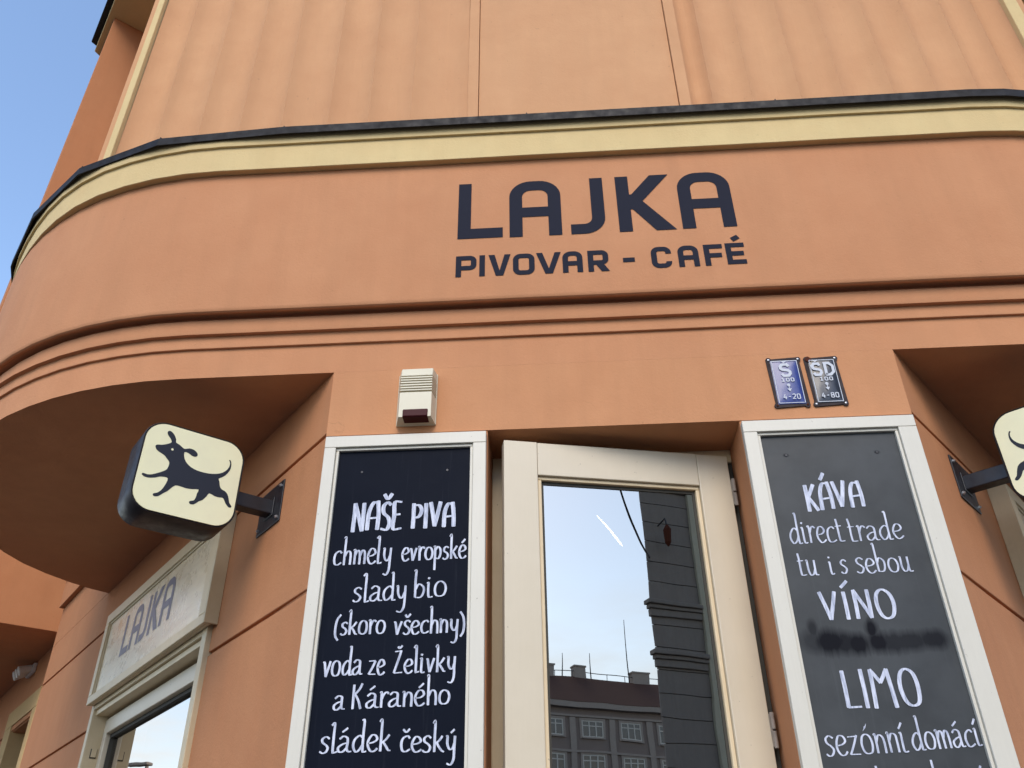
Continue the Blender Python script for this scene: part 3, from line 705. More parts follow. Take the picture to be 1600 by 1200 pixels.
G('(', .46, ((.42, 1.60), (.18, 1.25), (.08, .55), (.14, -.05), (.34, -.38)))
G(')', .42, ((.04, 1.55), (.24, 1.15), (.32, .55), (.24, .0), (.06, -.30)))
def acc(base, new, st): GL[new] = (GL[base][0], GL[base][1]+st)
acc('a', 'á', (((.22, 1.26), (.50, 1.50)),)); acc('e', 'é', (((.28, 1.24), (.54, 1.52)),)); acc('o', 'ó', (((.30, 1.26), (.50, 1.56)),))
acc('s', 'š', (((.14, 1.42), (.30, 1.24), (.50, 1.46)),)); acc('c', 'č', (((.18, 1.42), (.34, 1.24), (.54, 1.46)),))
# capitals
G('N', .72, ((.12, 0), (.14, 1)), ((.14, 1), (.54, .02)), ((.54, .02), (.56, 1)))
G('A', .66, ((.08, 0), (.12, .6), (.28, .95), (.46, .95)), ((.50, 1.0), (.56, .5), (.56, 0)), ((.12, .40), (.54, .42)))
G('Á', .66, ((.08, 0), (.12, .6), (.28, .95), (.46, .95)), ((.50, 1.0), (.56, .5), (.56, 0)), ((.12, .40), (.54, .42)), ((.24, 1.16), (.42, 1.40)))
G('Š', .52, ((.46, .90), (.30, 1.0), (.14, .85), (.16, .62), (.36, .44), (.44, .22), (.32, .02), (.06, .04)), ((.14, 1.28), (.30, 1.12), (.48, 1.30)))
G('E', .54, ((.46, .98), (.12, .96), (.12, .5), (.12, .04), (.48, .04)), ((.12, .52), (.40, .54)))
G('P', .58, ((.12, 0), (.12, 1)), ((.12, .96), (.40, .96), (.52, .74), (.40, .48), (.14, .42)))
G('I', .30, ((.14, 0), (.14, 1)))
G('Í', .36, ((.16, 0), (.16, .96)), ((.12, 1.14), (.34, 1.36)))
G('V', .66, ((.08, 1), (.30, .03)), ((.30, .03), (.56, 1)))
G('K', .60, ((.12, 0), (.12, 1)), ((.48, 1), (.14, .48)), ((.18, .52), (.50, .0)))
G('L', .56, ((.12, 1), (.12, .05)), ((.12, .04), (.50, .05)))
G('M', .86, ((.10, 0), (.14, 1)), ((.14, 1), (.38, .66)), ((.38, .66), (.62, 1)), ((.62, 1), (.70, 0)))
G('O', .68, 'C', ((.32, 1.0), (.52, .86), (.59, .50), (.52, .12), (.32, .0), (.14, .12), (.07, .50), (.14, .86)))
G('Ž', .84, ((.16, 1.62), (.60, 1.66)), ((.60, 1.62), (.36, .8), (.16, .06)), ((.16, .03), (.72, .06)), ((.36, 1.92), (.46, 1.80), (.66, 1.98)))
G('Q', .86, ((.14, 1.62), (.14, .8), (.14, 0)), ((.62, 1.68), (.46, 1.3), (.16, .90)), ((.24, .98), (.48, .45), (.60, .0)))   # capital K inside a lower-case line
def write(word, x0, z0, x1, z1, h, weight, parent, y):
    txt = word.replace('Káran', 'Qáran')
    tot = sum(GL[c][0] for c in txt)-.03
    sx_ = (x1-x0)/tot
    up = txt[0] in 'NPKVL' and (len(txt) > 1 and txt[1].isupper())
    m = MB(); cx = 0; i_ = 0
    rnd = random.Random(word)
    for ch in txt:
        adv, st = GL[ch]; closed = False
        jx, jz, sc = rnd.uniform(-.02, .02), rnd.uniform(-.025, .025), rnd.uniform(.96, 1.05)
        for s in st:
            if s == 'C': closed = True; continue
            pts = catmull([Vector((p[0]+rnd.uniform(-.012, .012), p[1]*sc+rnd.uniform(-.012, .012))) for p in s], 5, closed) if len(s) > 2 else [Vector(s[0]), Vector(s[0]).lerp(Vector(s[1]), .5)+Vector((.008, 0)), Vector(s[1])]
            P = []
            for p in pts:
                X = x0+(cx+p.x+jx)*sx_; Z = z0+(z1-z0)*((X-x0)/(x1-x0))+(p.y+jz)*h
                P.append(Vector((X, Z)))
            # flat nib: broad on downstrokes, narrow on crossbars
            wt = weight
            i_ += 1
            ribbon(m, P, lambda d: wt*(.46+.54*abs(d.y)**1.2), lambda a, b, l: Vector((a, y-l, b)), .0006+.00012*i_, closed, cap=.18)
        cx += adv
    return m.build('lettering', MT['chalk'], parent, fix=False)
LEFT = [["NAŠE", -0.7274, 2.8229, -0.5439, 2.8246, 0.1064], ["PIVA", -0.5135, 2.8262, -0.3588, 2.83, 0.0919], ["chmely", -0.7759, 2.6996, -0.5712, 2.7008, 0.0514], ["evropské", -0.5392, 2.7065, -0.3159, 2.7096, 0.045], ["slady", -0.6967, 2.5671, -0.5109, 2.5682, 0.0500], ["bio", -0.494, 2.5743, -0.3778, 2.5774, 0.0500], ["(skoro", -0.748, 2.4565, -0.5774, 2.4585, 0.0422], ["všechny)", -0.5514, 2.454, -0.3147, 2.4556, 0.0429], ["voda", -0.7737, 2.3222, -0.6415, 2.3289, 0.0464], ["ze", -0.6236, 2.3262, -0.5689, 2.3271, 0.0446], ["Želivky", -0.5471, 2.3275, -0.3397, 2.3318, 0.0427], ["a", -0.7258, 2.2213, -0.6881, 2.2231, 0.0411], ["Káraného", -0.6698, 2.2227, -0.3552, 2.2307, 0.0437], ["sládek", -0.7558, 2.0955, -0.533, 2.0977, 0.0461], ["český", -0.5063, 2.0951, -0.3317, 2.0896, 0.0440]]
RIGHT = [["KÁVA", 0.8597, 2.8426, 1.0604, 2.855, 0.097], ["direct", 0.7842, 2.7239, 0.9659, 2.7265, 0.0554], ["trade", 0.9817, 2.7266, 1.1627, 2.7299, 0.0528], ["tu", 0.7925, 2.6123, 0.8559, 2.6139, 0.0502], ["i", 0.8931, 2.6139, 0.9087, 2.6146, 0.0439], ["s", 0.9294, 2.6152, 0.9536, 2.6162, 0.0445], ["sebou", 0.979, 2.6148, 1.1599, 2.6151, 0.0494], ["VÍNO", 0.8361, 2.4618, 1.0779, 2.4629, 0.0918], ["LIMO", 0.8481, 2.1899, 1.0891, 2.1924, 0.1124], ["sezónní", 0.767, 2.0578, 1.0086, 2.0647, 0.0524], ["domácí", 1.023, 2.0674, 1.224, 2.0765, 0.0475]]
def blackboard(x0, x1, ix0, ix1, mt, label, lines, screws):
    T = thing('menu_blackboard', label, 'blackboard', 'painted menu boards either side of the door', loc=((x0+x1)/2, 0, 1.15))
    zt, zb = 3.197, 1.15; yf = -.030; it = 3.150; ib = 1.20
    for nm, q in (('frame_rail', (x0, x1, it, zt)), ('frame_rail', (x0, x1, zb, ib)), ('frame_stile', (x0, ix0, ib+.0006, it-.0006)), ('frame_stile', (ix1, x1, ib+.0006, it-.0006))):
        m = MB(); m.box(q[0], q[1], yf, .0, q[2], q[3]); m.build(nm, MT['white'], T, bevel=.0025)
    e = .011
    for q in ((ix0+.0005, ix1-.0005, it-e, it-.0005), (ix0+.0005, ix1-.0005, ib+.0005, ib+e), (ix0+.0005, ix0+e, ib+e+.0005, it-e-.0005), (ix1-e, ix1-.0005, ib+e+.0005, it-e-.0005)):
        m = MB(); m.box(q[0], q[1], -.020, -.0005, q[2], q[3]); m.build('bead', MT['white'], T, bevel=.002)
        m = MB(); s_ = .006
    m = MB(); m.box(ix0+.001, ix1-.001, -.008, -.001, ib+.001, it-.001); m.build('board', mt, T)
    for (t_, a, b, c, d, h) in lines:
        up = t_.isupper() and len(t_) > 1
        wt = .0145 if t_ == 'NAŠE' or t_ == 'PIVA' else .0135 if t_ == 'KÁVA' else .0125 if up else (.0078 if lines is LEFT else .0065)
        write(t_, a, b, c, d, h, wt, T, -.0085)
    for (sx_, sz_) in screws:
        m = MB(); m.tube([(sx_, -.0075, sz_), (sx_, -.0098, sz_)], .0042, 12); m.build('screw', MT['black'], T)
    reparent(T); return T
blackboard(-.849, -.2485, -.806, -.2965, MT['boardL'], 'tall white framed blackboard left of the door listing beers, headed NAŠE PIVA', LEFT, [(-.705, 3.054), (-.391, 3.05)])
TR_ = blackboard(.688, 1.3035, .737, 1.2385, MT['boardR'], 'tall white framed blackboard greyed by painted sky sheen right of the door, headed KÁVA, one line wiped out', RIGHT, [(.829, 3.06), (1.149, 3.06)])
# tops of the letters of the next, cut off line
for i, (a, b, c, d) in enumerate(((.906, 1.955, .902, 2.027), (1.066, 1.955, 1.064, 2.040), (1.19, 2.0, 1.20, 2.022))):
    m = MB(); ribbon(m, [Vector((a, b)), Vector(((a+c)/2, (b+d)/2)), Vector((c, d))], lambda q: .0065, lambda a_, b_, l: Vector((a_, -.0085-l, b_)), .0008+.0001*i, cap=.18)
    m.build('lettering', MT['chalk'], TR_, fix=False)
reparent(TR_)

# ------------------------------------------------------------------ door
P0 = Vector((-.185, 0, 0)); DU = Vector((.852, .19, 0)).normalized(); DN = Vector((DU.y, -DU.x, 0))   # DN towards the street
df = lambda a, u, z: P0+DU*a+DN*u+Vector((0, 0, z))
m = MB(); m.box(0, .1255, -.05, 0, .06, 3.172, df); door = m.build('door', MT['cream'], B, bevel=.003)
m = MB(); m.box(.7435, .868, -.05, 0, .06, 3.168, df); m.build('stile', MT['cream'], door, bevel=.003)
m = MB(); m.box(.1262, .7428, -.05, -.0006, 3.036, 3.170, df); m.build('rail', MT['cream'], door, bevel=.003)
m = MB(); m.box(.1262, .7428, -.05, -.0006, .06, .32, df); m.build('rail', MT['cream'], door, bevel=.003)
m = MB(); e = .014
m.box(.1265, .7425, -.045, -.012, 3.036-e, 3.0355, df); m.box(.1265, .1265+e, -.045, -.012, .321, 3.036-e-.0005, df); m.box(.7425-e, .7425, -.045, -.012, .321, 3.036-e-.0005, df)
m.build('glazing_bead', MT['creamdark'], door, bevel=.003)
m = MB(); m.box(.1268, .7422, -.040, -.026, 3.010, 3.0215, df); m.box(.1405, .150, -.040, -.026, .33, 3.0095, df); m.box(.719, .7285, -.040, -.026, .33, 3.0095, df); m.build('gasket', MT['rubber_gapshade'], door)
m = MB(); m.quad(df(.13, -.03, .325), df(.74, -.03, .325), df(.74, -.03, 3.03), df(.13, -.03, 3.03)); m.build('pane', MT['glass'], door)
for z in (3.015, 2.17, .6):
    m = MB(); m.tube([df(.876, .004, z-.055), df(.876, .004, z-.003)], .0070, 12); m.tube([df(.876, .004, z+.003), df(.876, .004, z+.055)], .0070, 12); m.box(.866, .874, .0005, .004, z-.05, z+.05, df); m.build('hinge', MT['hinge'], door, bevel=.001)
# fixed door frame inside the opening
m = MB(); m.box(-.2445, -.19, .205, .30, 0, 3.16);  m.box(-.2445, .6865, .225, .32, 3.1605, 3.2155)
dfm = m.build('door_frame', MT['frameold'], B, bevel=.003)
m = MB(); m.box(.655, .6865, .23, .32, 0, 3.16); m.build('gap_shade_strip', MT['rubber_gapshade'], B, bevel=.003)  # dark piece painted in as the shaded gap beside the door edge
# room behind the door
rm = MB(); c = [(-.6, .455, .02), (1.0, .455, .02), (1.0, 3.2, .02), (-.6, 3.2, .02)]; t_ = [(a, b, 3.2) for a, b, _ in c]
rm.quad(*c); rm.quad(*t_); rm.quad(c[1], c[2], t_[2], t_[1]); rm.quad(c[2], c[3], t_[3], t_[2]); rm.quad(c[3], c[0], t_[0], t_[3]); rm.build('dark_room', MT['dark'], B, fix=False)
reparent(B)

# ------------------------------------------------------------------ projecting light box signs with the dog
DOG = [(0.5091, 3.1712), (0.5108, 3.1795), (0.5044, 3.1857), (0.4902, 3.1889), (0.4738, 3.197), (0.4602, 3.2069), (0.4579, 3.2139), (0.4643, 3.2243), (0.4758, 3.2359), (0.48, 3.2471), (0.4759, 3.2541), (0.4661, 3.2538), (0.453, 3.2434), (0.4435, 3.227), (0.441, 3.2145), (0.4278, 3.2098), (0.4139, 3.2017), (0.4041, 3.1986), (0.387, 3.2061), (0.3681, 3.2045), (0.355, 3.1947), (0.3531, 3.1849), (0.36, 3.1785), (0.3724, 3.1788), (0.3893, 3.186), (0.4032, 3.185), (0.4008, 3.1665), (0.3912, 3.1489), (0.3764, 3.1363), (0.3563, 3.1274), (0.3309, 3.1241), (0.2999, 3.1251), (0.2697, 3.1321), (0.2465, 3.1445), (0.2305, 3.1632), (0.2242, 3.1827), (0.2259, 3.1963), (0.2303, 3.2027), (0.227, 3.2058), (0.221, 3.1978), (0.2181, 3.181), (0.2205, 3.1613), (0.2325, 3.1383), (0.246, 3.1239), (0.2571, 3.1152), (0.2521, 3.105), (0.2468, 3.086), (0.2373, 3.0752), (0.2253, 3.0718), (0.2127, 3.0617), (0.2044, 3.0437), (0.1992, 3.0284), (0.189, 3.0171), (0.1923, 3.0108), (0.2007, 3.0112), (0.2134, 3.0225), (0.2232, 3.0386), (0.2315, 3.043), (0.2405, 3.0405), (0.2593, 3.0406), (0.281, 3.0466), (0.2888, 3.0324), (0.3007, 3.0139), (0.3141, 3.0036), (0.3241, 2.9924), (0.3348, 2.9855), (0.3453, 2.9866), (0.3483, 2.9929), (0.3433, 2.9982), (0.3322, 3.0032), (0.3275, 3.0164), (0.3259, 3.0334), (0.3231, 3.0508), (0.3465, 3.0455), (0.3702, 3.0427), (0.3916, 3.0445), (0.4092, 3.0428), (0.4213, 3.0294), (0.4327, 3.0131), (0.4425, 3.0039), (0.452, 2.9934), (0.4617, 2.9843), (0.4742, 2.9808), (0.4804, 2.9855), (0.4778, 2.992), (0.4673, 2.9969), (0.4555, 3.0099), (0.4477, 3.0284), (0.4425, 3.0463), (0.4412, 3.0599), (0.4465, 3.0656), (0.4694, 3.0621), (0.4851, 3.0536), (0.5041, 3.0473), (0.5212, 3.0462), (0.5326, 3.0507), (0.5344, 3.0566), (0.5281, 3.0592), (0.5151, 3.0578), (0.4987, 3.0627), (0.4781, 3.0754), (0.4628, 3.0866), (0.4521, 3.0979), (0.4484, 3.1177), (0.451, 3.1304), (0.4621, 3.1405), (0.4697, 3.1483), (0.4797, 3.1534), (0.4926, 3.1581), (0.5026, 3.1631)]
def light_box(side, sa, label):
    fr = frame(side); th = .165; T = thing('dog_light_sign', label, 'sign', 'dog signs on arms over the side windows', loc=tuple(fr(sa, 0, 3.1)))
    u0_, u1_, z0, z1, rd = .168, .560, 2.917, 3.288, .082
    def rrect(ins):
        o = []
        r_ = rd-ins
        for cx, cz, a0 in ((u1_-rd, z1-rd, 0), (u0_+rd, z1-rd, 90), (u0_+rd, z0+rd, 180), (u1_-rd, z0+rd, 270)):
            for k in range(9): a = R(a0+k*90/8); o.append((cx+r_*math.cos(a), cz+r_*math.sin(a)))
        return o
    def solid(name, prof, mt, cap0=True, cap1=True, parent=T, ang=40):
        m = MB(); n_ = 36
        for ins, s in prof:
            for u, z in rrect(ins): m.v.append(tuple(fr(s, u, z)))
        for a in range(len(prof)-1):
            for k in range(n_): j = (k+1) % n_; m.f.append((a*n_+k, a*n_+j, (a+1)*n_+j, (a+1)*n_+k))
        if cap0: m.f.append(tuple(range(n_)))
        if cap1: m.f.append(tuple((len(prof)-1)*n_+k for k in range(n_)))
        o = m.build(name, mt, parent); smooth_angle(o, ang); return o
    a, b = sa-th/2, sa+th/2
    solid('casing', [(.006, a+.004), (.0025, a), (0, a+.003), (0, b-.003), (.0025, b), (.006, b-.004)], MT['casing'])
    for s0, s1, sg in ((a-.0015, a+.002, -1), (b-.002, b+.0015, 1)):
        f = solid('sign_face', [(.0085, s0 if sg < 0 else s1), (.008, s0+.001 if sg < 0 else s1-.001), (.008, s1 if sg < 0 else s0)], MT['signface'])
        # logo film laid on the face
        ss = (s0-.0008) if sg < 0 else (s1+.0008)
        pts = catmull([Vector(p) for p in DOG], 2, True)
        me = bpy.data.meshes.new('dog_logo'); me.from_pydata([tuple(fr(ss, p.x, p.y)) for p in pts], [], [tuple(t) for t in tessellate_polygon([[Vector((p.x, p.y, 0)) for p in pts]])]); me.materials.append(MT['logo']); o = bpy.data.objects.new('dog_logo', me); col.objects.link(o); o.parent = T
        m = MB(); m.f = []; se = ss+.0004*sg; m.v = [tuple(fr(se, .449+.0045*math.cos(R(k*24)), 3.182+.0045*math.sin(R(k*24)))) for k in range(15)]; m.f.append(tuple(range(15)))
        m.build('dog_eye', MT['signface'], T, fix=False)
    m = MB(); m.box(sa-.028, sa+.028, .0065, u0_+.001, 3.055, 3.115, fr); m.build('arm', MT['black'], T, bevel=.004)
    m = MB(); m.box(sa-.112, sa+.112, .0005, .0065, 2.998, 3.178, fr); m.build('wall_plate', MT['black'], T, bevel=.0015)
    for ds in (-.09, .09):
        for z in (3.020, 3.156):
            m = MB(); m.tube([fr(sa+ds, .0065, z), fr(sa+ds, .0125, z)], .0075, 6); m.tube([fr(sa+ds, .0125, z), fr(sa+ds, .017, z)], .004, 8); m.build('bolt', MT['screw'], T)
    m = MB(); m.box(sa-.04, sa+.04, .0068, .011, 3.045, 3.125, fr); m.build('weld_collar', MT['black'], T, bevel=.003)
    reparent(T)
light_box('L', .459, 'rounded square light box with a running black dog, on the left side wall')
light_box('R', .445, 'rounded square light box cut by the right photo edge, on the right side wall')

# ------------------------------------------------------------------ alarm siren
T = thing('alarm_siren', 'cream alarm siren box with louvres and dark red lens above the left blackboard', 'alarm', loc=(-.51, 0, 3.25))
bx0, bx1, bz0, bz1 = -.590, -.443, 3.246, 3.468
fx0, fx1, fz1 = -.573, -.452, 3.441
m = MB(); m.box(bx0-.002, bx1+.002, -.010, 0, bz0-.002, bz1+.002); m.build('back_plate', MT['siren'], T, bevel=.002)
def hull(z0, z1, y0=None, yb=-.0102):
    """slice of the tapered cover between two heights"""
    def sec(z):
        t = (z-bz0)/(bz1-bz0)
        yf = -.070 if t < .86 else -.070+(t-.86)/.14*.012
        return yf
    ya, yb2 = sec(z0), sec(z1)
    return [(bx0, yb, z0), (bx1, yb, z0), (fx1, ya, z0), (fx0, ya, z0), (bx0, yb, z1), (bx1, yb, z1), (fx1, yb2, z1), (fx0, yb2, z1)]
zsl = [3.4251-.0005, 3.4133, 3.4025, 3.3909, 3.3793, 3.3677, 3.357]
m = MB(); m.hexa(hull(bz0, 3.3535)); m.build('cover', MT['siren'], T, fix=True)
m = MB(); c = hull(zsl[0]+.004, bz1); c[4] = (bx0, -.0102, bz1); m.hexa(c); m.build('cap', MT['siren'], T, bevel=.003)
for i in range(6):
    z1 = zsl[i]; z0 = zsl[i+1]+.0045
    m = MB(); m.hexa(hull(z0, z1-.0005)); m.build('louvre', MT['siren'], T, bevel=.0008)
m = MB(); m.box(bx0+.012, bx1-.012, -.05, -.0103, 3.35, 3.44); m.build('louvre_backing', MT['rubber_gapshade'], T)  # dark sheet painted in as the shade between the louvres
m = MB(); pr = [(-.0702, 3.2785), (-.0735, 3.274), (-.0735, 3.249), (-.070, 3.2445), (-.024, 3.2445), (-.024, 3.2465), (-.0702, 3.2465)]
n_ = len(pr)
for xa, dx in ((-.5575, .006), (-.5555, 0), (-.4655, 0), (-.4635, -.006)): m.v += [(xa, y if abs(dx) < 1e-6 else y*.985, z-(.003 if dx and z > 3.27 else 0)) for y, z in pr]
for a in range(3):
    for k in range(n_): j_ = (k+1) % n_; m.f.append((a*n_+k, a*n_+j_, (a+1)*n_+j_, (a+1)*n_+k))
m.f.append(tuple(range(n_))); m.f.append(tuple(3*n_+k for k in range(n_))); m.build('red_lens', MT['lens'], T, bevel=.001)
reparent(T)

# ------------------------------------------------------------------ two enamel hydrant plates
def small_text(m, strokes, x0, z0, w_, h, t, y, k0=0):
    for i, s in enumerate(strokes):
        pts = [Vector((x0+p[0]*w_, z0+p[1]*h)) for p in s]
        ribbon(m, pts, lambda d: t, lambda a, b, l: Vector((a, y-l, b)), .0004+.0001*(i+k0), cap=.0)
SMALL = {
 'S': [[(.9, .80), (.75, .97), (.25, .97), (.05, .80), (.05, .64), (.2, .54), (.8, .46), (.95, .36), (.95, .20), (.75, .03), (.25, .03), (.08, .20)]],
 'D': [[(.1, .02), (.1, .98), (.55, .98), (.92, .75), (.92, .25), (.55, .02), (.02, .02)]],
 '1': [[(.15, .8), (.5, 1), (.5, 0)], [(.15, .03), (.85, .03)]], '0': [[(.5, 1), (.1, .9), (.1, .1), (.5, 0), (.9, .1), (.9, .9), (.5, 1)]],
 '4': [[(.55, 1), (.1, .4), (.1, .33), (.95, .33)], [(.65, .62), (.65, 0)]], '2': [[(.1, .85), (.3, 1), (.75, 1), (.9, .8), (.85, .6), (.1, .05), (.95, .05)]],
 '8': [[(.5, 1), (.15, .9), (.15, .6), (.5, .52), (.88, .6), (.88, .9), (.5, 1)], [(.5, .52), (.08, .42), (.08, .1), (.5, 0), (.92, .1), (.92, .42), (.5, .52)]],
 '-': [[(.2, .5), (.8, .5)]], 'v': [[(.1, 1), (.5, 0), (.9, 1)]]}
def plate(x0, x1, z0, z1, kind):
    base = MT['enblue'] if kind == 'S' else MT['engrey']
    lab = 'small glossy blue enamel hydrant plate marked Š, left one of the pair above the right blackboard' if kind == 'S' else 'small dark enamel hydrant plate marked ŠD with a rusted top corner'
    T = thing('enamel_plate', lab, 'sign', 'enamel hydrant plates', loc=((x0+x1)/2, 0, z0))
    def outline(ins, y, bow=0):
        a, b, c, d = x0+ins, x1-ins, z0+ins, z1-ins; o = []
        ear = .011-ins*.3
        # four rounded ears at the corners, sides slightly waisted
        for cx, cz, a0 in ((b, d, -45), (a, d, 45), (a, c, 135), (b, c, 225)):
            for k in range(9):
                an = R(a0-22+k*134/8); o.append((cx+ear*math.cos(an), y, cz+ear*math.sin(an)))
        return o
    m = MB(); o0 = outline(0, 0); k = len(o0)
    # back rim, raised rim, then domed centre
    r1 = outline(0, -.006); m.v = o0+r1
    for i in range(k): j = (i+1) % k; m.f.append((i, j, k+j, k+i))
    m.f.append(tuple(range(k, 2*k))); m.build('plate_rim', MT['enedge'], T, tri=True)
    ins = .0045
    a, b, c, d = x0+ins, x1-ins, z0+ins, z1-ins
    m = MB(); nx, nz = 10, 14
    for j in range(nz+1):
        for i in range(nx+1):
            u, v = i/nx, j/nz; e_ = min(u, 1-u, v, 1-v)*2
            dome = .0045*math.sin(math.pi*u)**.5*math.sin(math.pi*v)**.5 if 0 < u < 1 and 0 < v < 1 else 0
            wav = .0012*noise.noise(Vector((u*3, v*4, 2 if kind == 'S' else 7)))
            m.v.append((a+(b-a)*u, -.0064-dome-abs(wav)*(e_ > 0), c+(d-c)*v))
    for j in range(nz):
        for i in range(nx): q = j*(nx+1)+i; m.f.append((q, q+1, q+nx+2, q+nx+1))
    o = m.build('enamel_face', base, T, fix=False, smooth=True)
    # white border line
    m = MB(); q = .0035; y = -.0074
    for s in ([(a+q, d-q), (b-q, d-q)], [(a+q, c+q), (b-q, c+q)], [(a+q, c+q), (a+q, d-q)], [(b-q, c+q), (b-q, d-q)]):
        n_ = len(m.f); ribbon(m, [Vector(s[0]), Vector(s[1])], lambda d_: .0026, lambda p, r_, l: Vector((p, y-l, r_)), .0028+.0001*n_)
    m.build('border_line', MT['enwhite'], T, fix=False)
    m = MB(); cx = (x0+x1)/2; y = -.0128
    if kind == 'S': small_text(m, SMALL['S'], cx-.020, z1-.079, .036, .054, .0112, y); small_text(m, [[(0, 1), (.5, 0), (1, 1)]], cx-.012, z1-.0155, .020, .006, .0042, y, 3)
    else:
        small_text(m, SMALL['S'], cx-.041, z1-.079, .032, .054, .0108, y); small_text(m, SMALL['D'], cx+.004, z1-.079, .034, .054, .0108, y, 2); small_text(m, [[(0, 1), (.5, 0), (1, 1)]], cx-.034, z1-.0155, .018, .006, .0042, y, 4)
    ox = cx-.024 if kind == 'S' else cx-.022
    for i, ch in enumerate('100'): small_text(m, SMALL[ch], ox+i*.0175, z1-.1035, .0125, .0145, .0038, y, 5+i)
    small_text(m, [[(math.cos(R(t)), math.sin(R(t))) for t in range(0, 361, 40)]], cx-.001, z0+.084, .0032, .0032, .0062, y, 8)
    small_text(m, [[(0, 1), (0, 0)]], cx-.001, z0+.066, .01, .016, .003, y, 9)
    k0 = len(m.v); m.v += [(cx-.009, y-.0015, z0+.068), (cx+.007, y-.0015, z0+.068), (cx-.001, y-.0015, z0+.055)]; m.f.append((k0, k0+1, k0+2))
    tx = '4-20' if kind == 'S' else '4-80'
    for i, ch in enumerate(tx): small_text(m, SMALL[ch], cx-.029+i*.0165, z0+.022, .0125, .021, .0034, y, 10+i)
    m.build('lettering', MT['enwhite'], T, fix=False)
    for sx_, sz_ in ((x0, z0), (x1, z0), (x0, z1), (x1, z1)):
        rusty = (kind == 'S' and sz_ == z0)
        m = MB(); m.tube([(sx_, -.006, sz_), (sx_, -.0085, sz_), (sx_, -.0095, sz_)], [.0042, .004, .001], 10); m.build('screw', MT['rust'] if rusty else MT['screw'], T)
    if kind != 'S':
        m = MB(); n_ = 14; m.v = [(x0+.006+(.012+.0015*math.sin(k*2.1))*math.cos(R(k*360/n_)), -.0098, z1-.003+(.012+.0018*math.cos(k*1.7))*math.sin(R(k*360/n_))) for k in range(n_)]
        m.v += [(v[0], -.0055, v[2]) for v in m.v]
        m.f = [tuple(range(n_))]+[(k, (k+1) % n_, n_+(k+1) % n_, n_+k) for k in range(n_)]; m.build('rust_patch', MT['rust'], T)
    reparent(T)
plate(.836, .947, 3.270, 3.474, 'S')
plate(.979, 1.086, 3.270, 3.472, 'SD')

# small white spotlights under the far bay
fr = frame('L')
T = thing('spotlight', 'small white triple fixture high on the wall under the far left bay', 'light', loc=tuple(fr(6.2, -.15, 3.64)))
m = MB(); m.box(6.08, 6.36, -.149, -.12, 3.66, 3.74, fr); m.build('mount', MT['fixture'], T, bevel=.005)
for k in range(3):
    m = MB(); m.tube([fr(6.12+.10*k, -.12, 3.70), fr(6.12+.10*k, -.02, 3.655)], [.03, .042], 12); m.build('lamp_head', MT['fixture'], T, bevel=.004)
reparent(T)

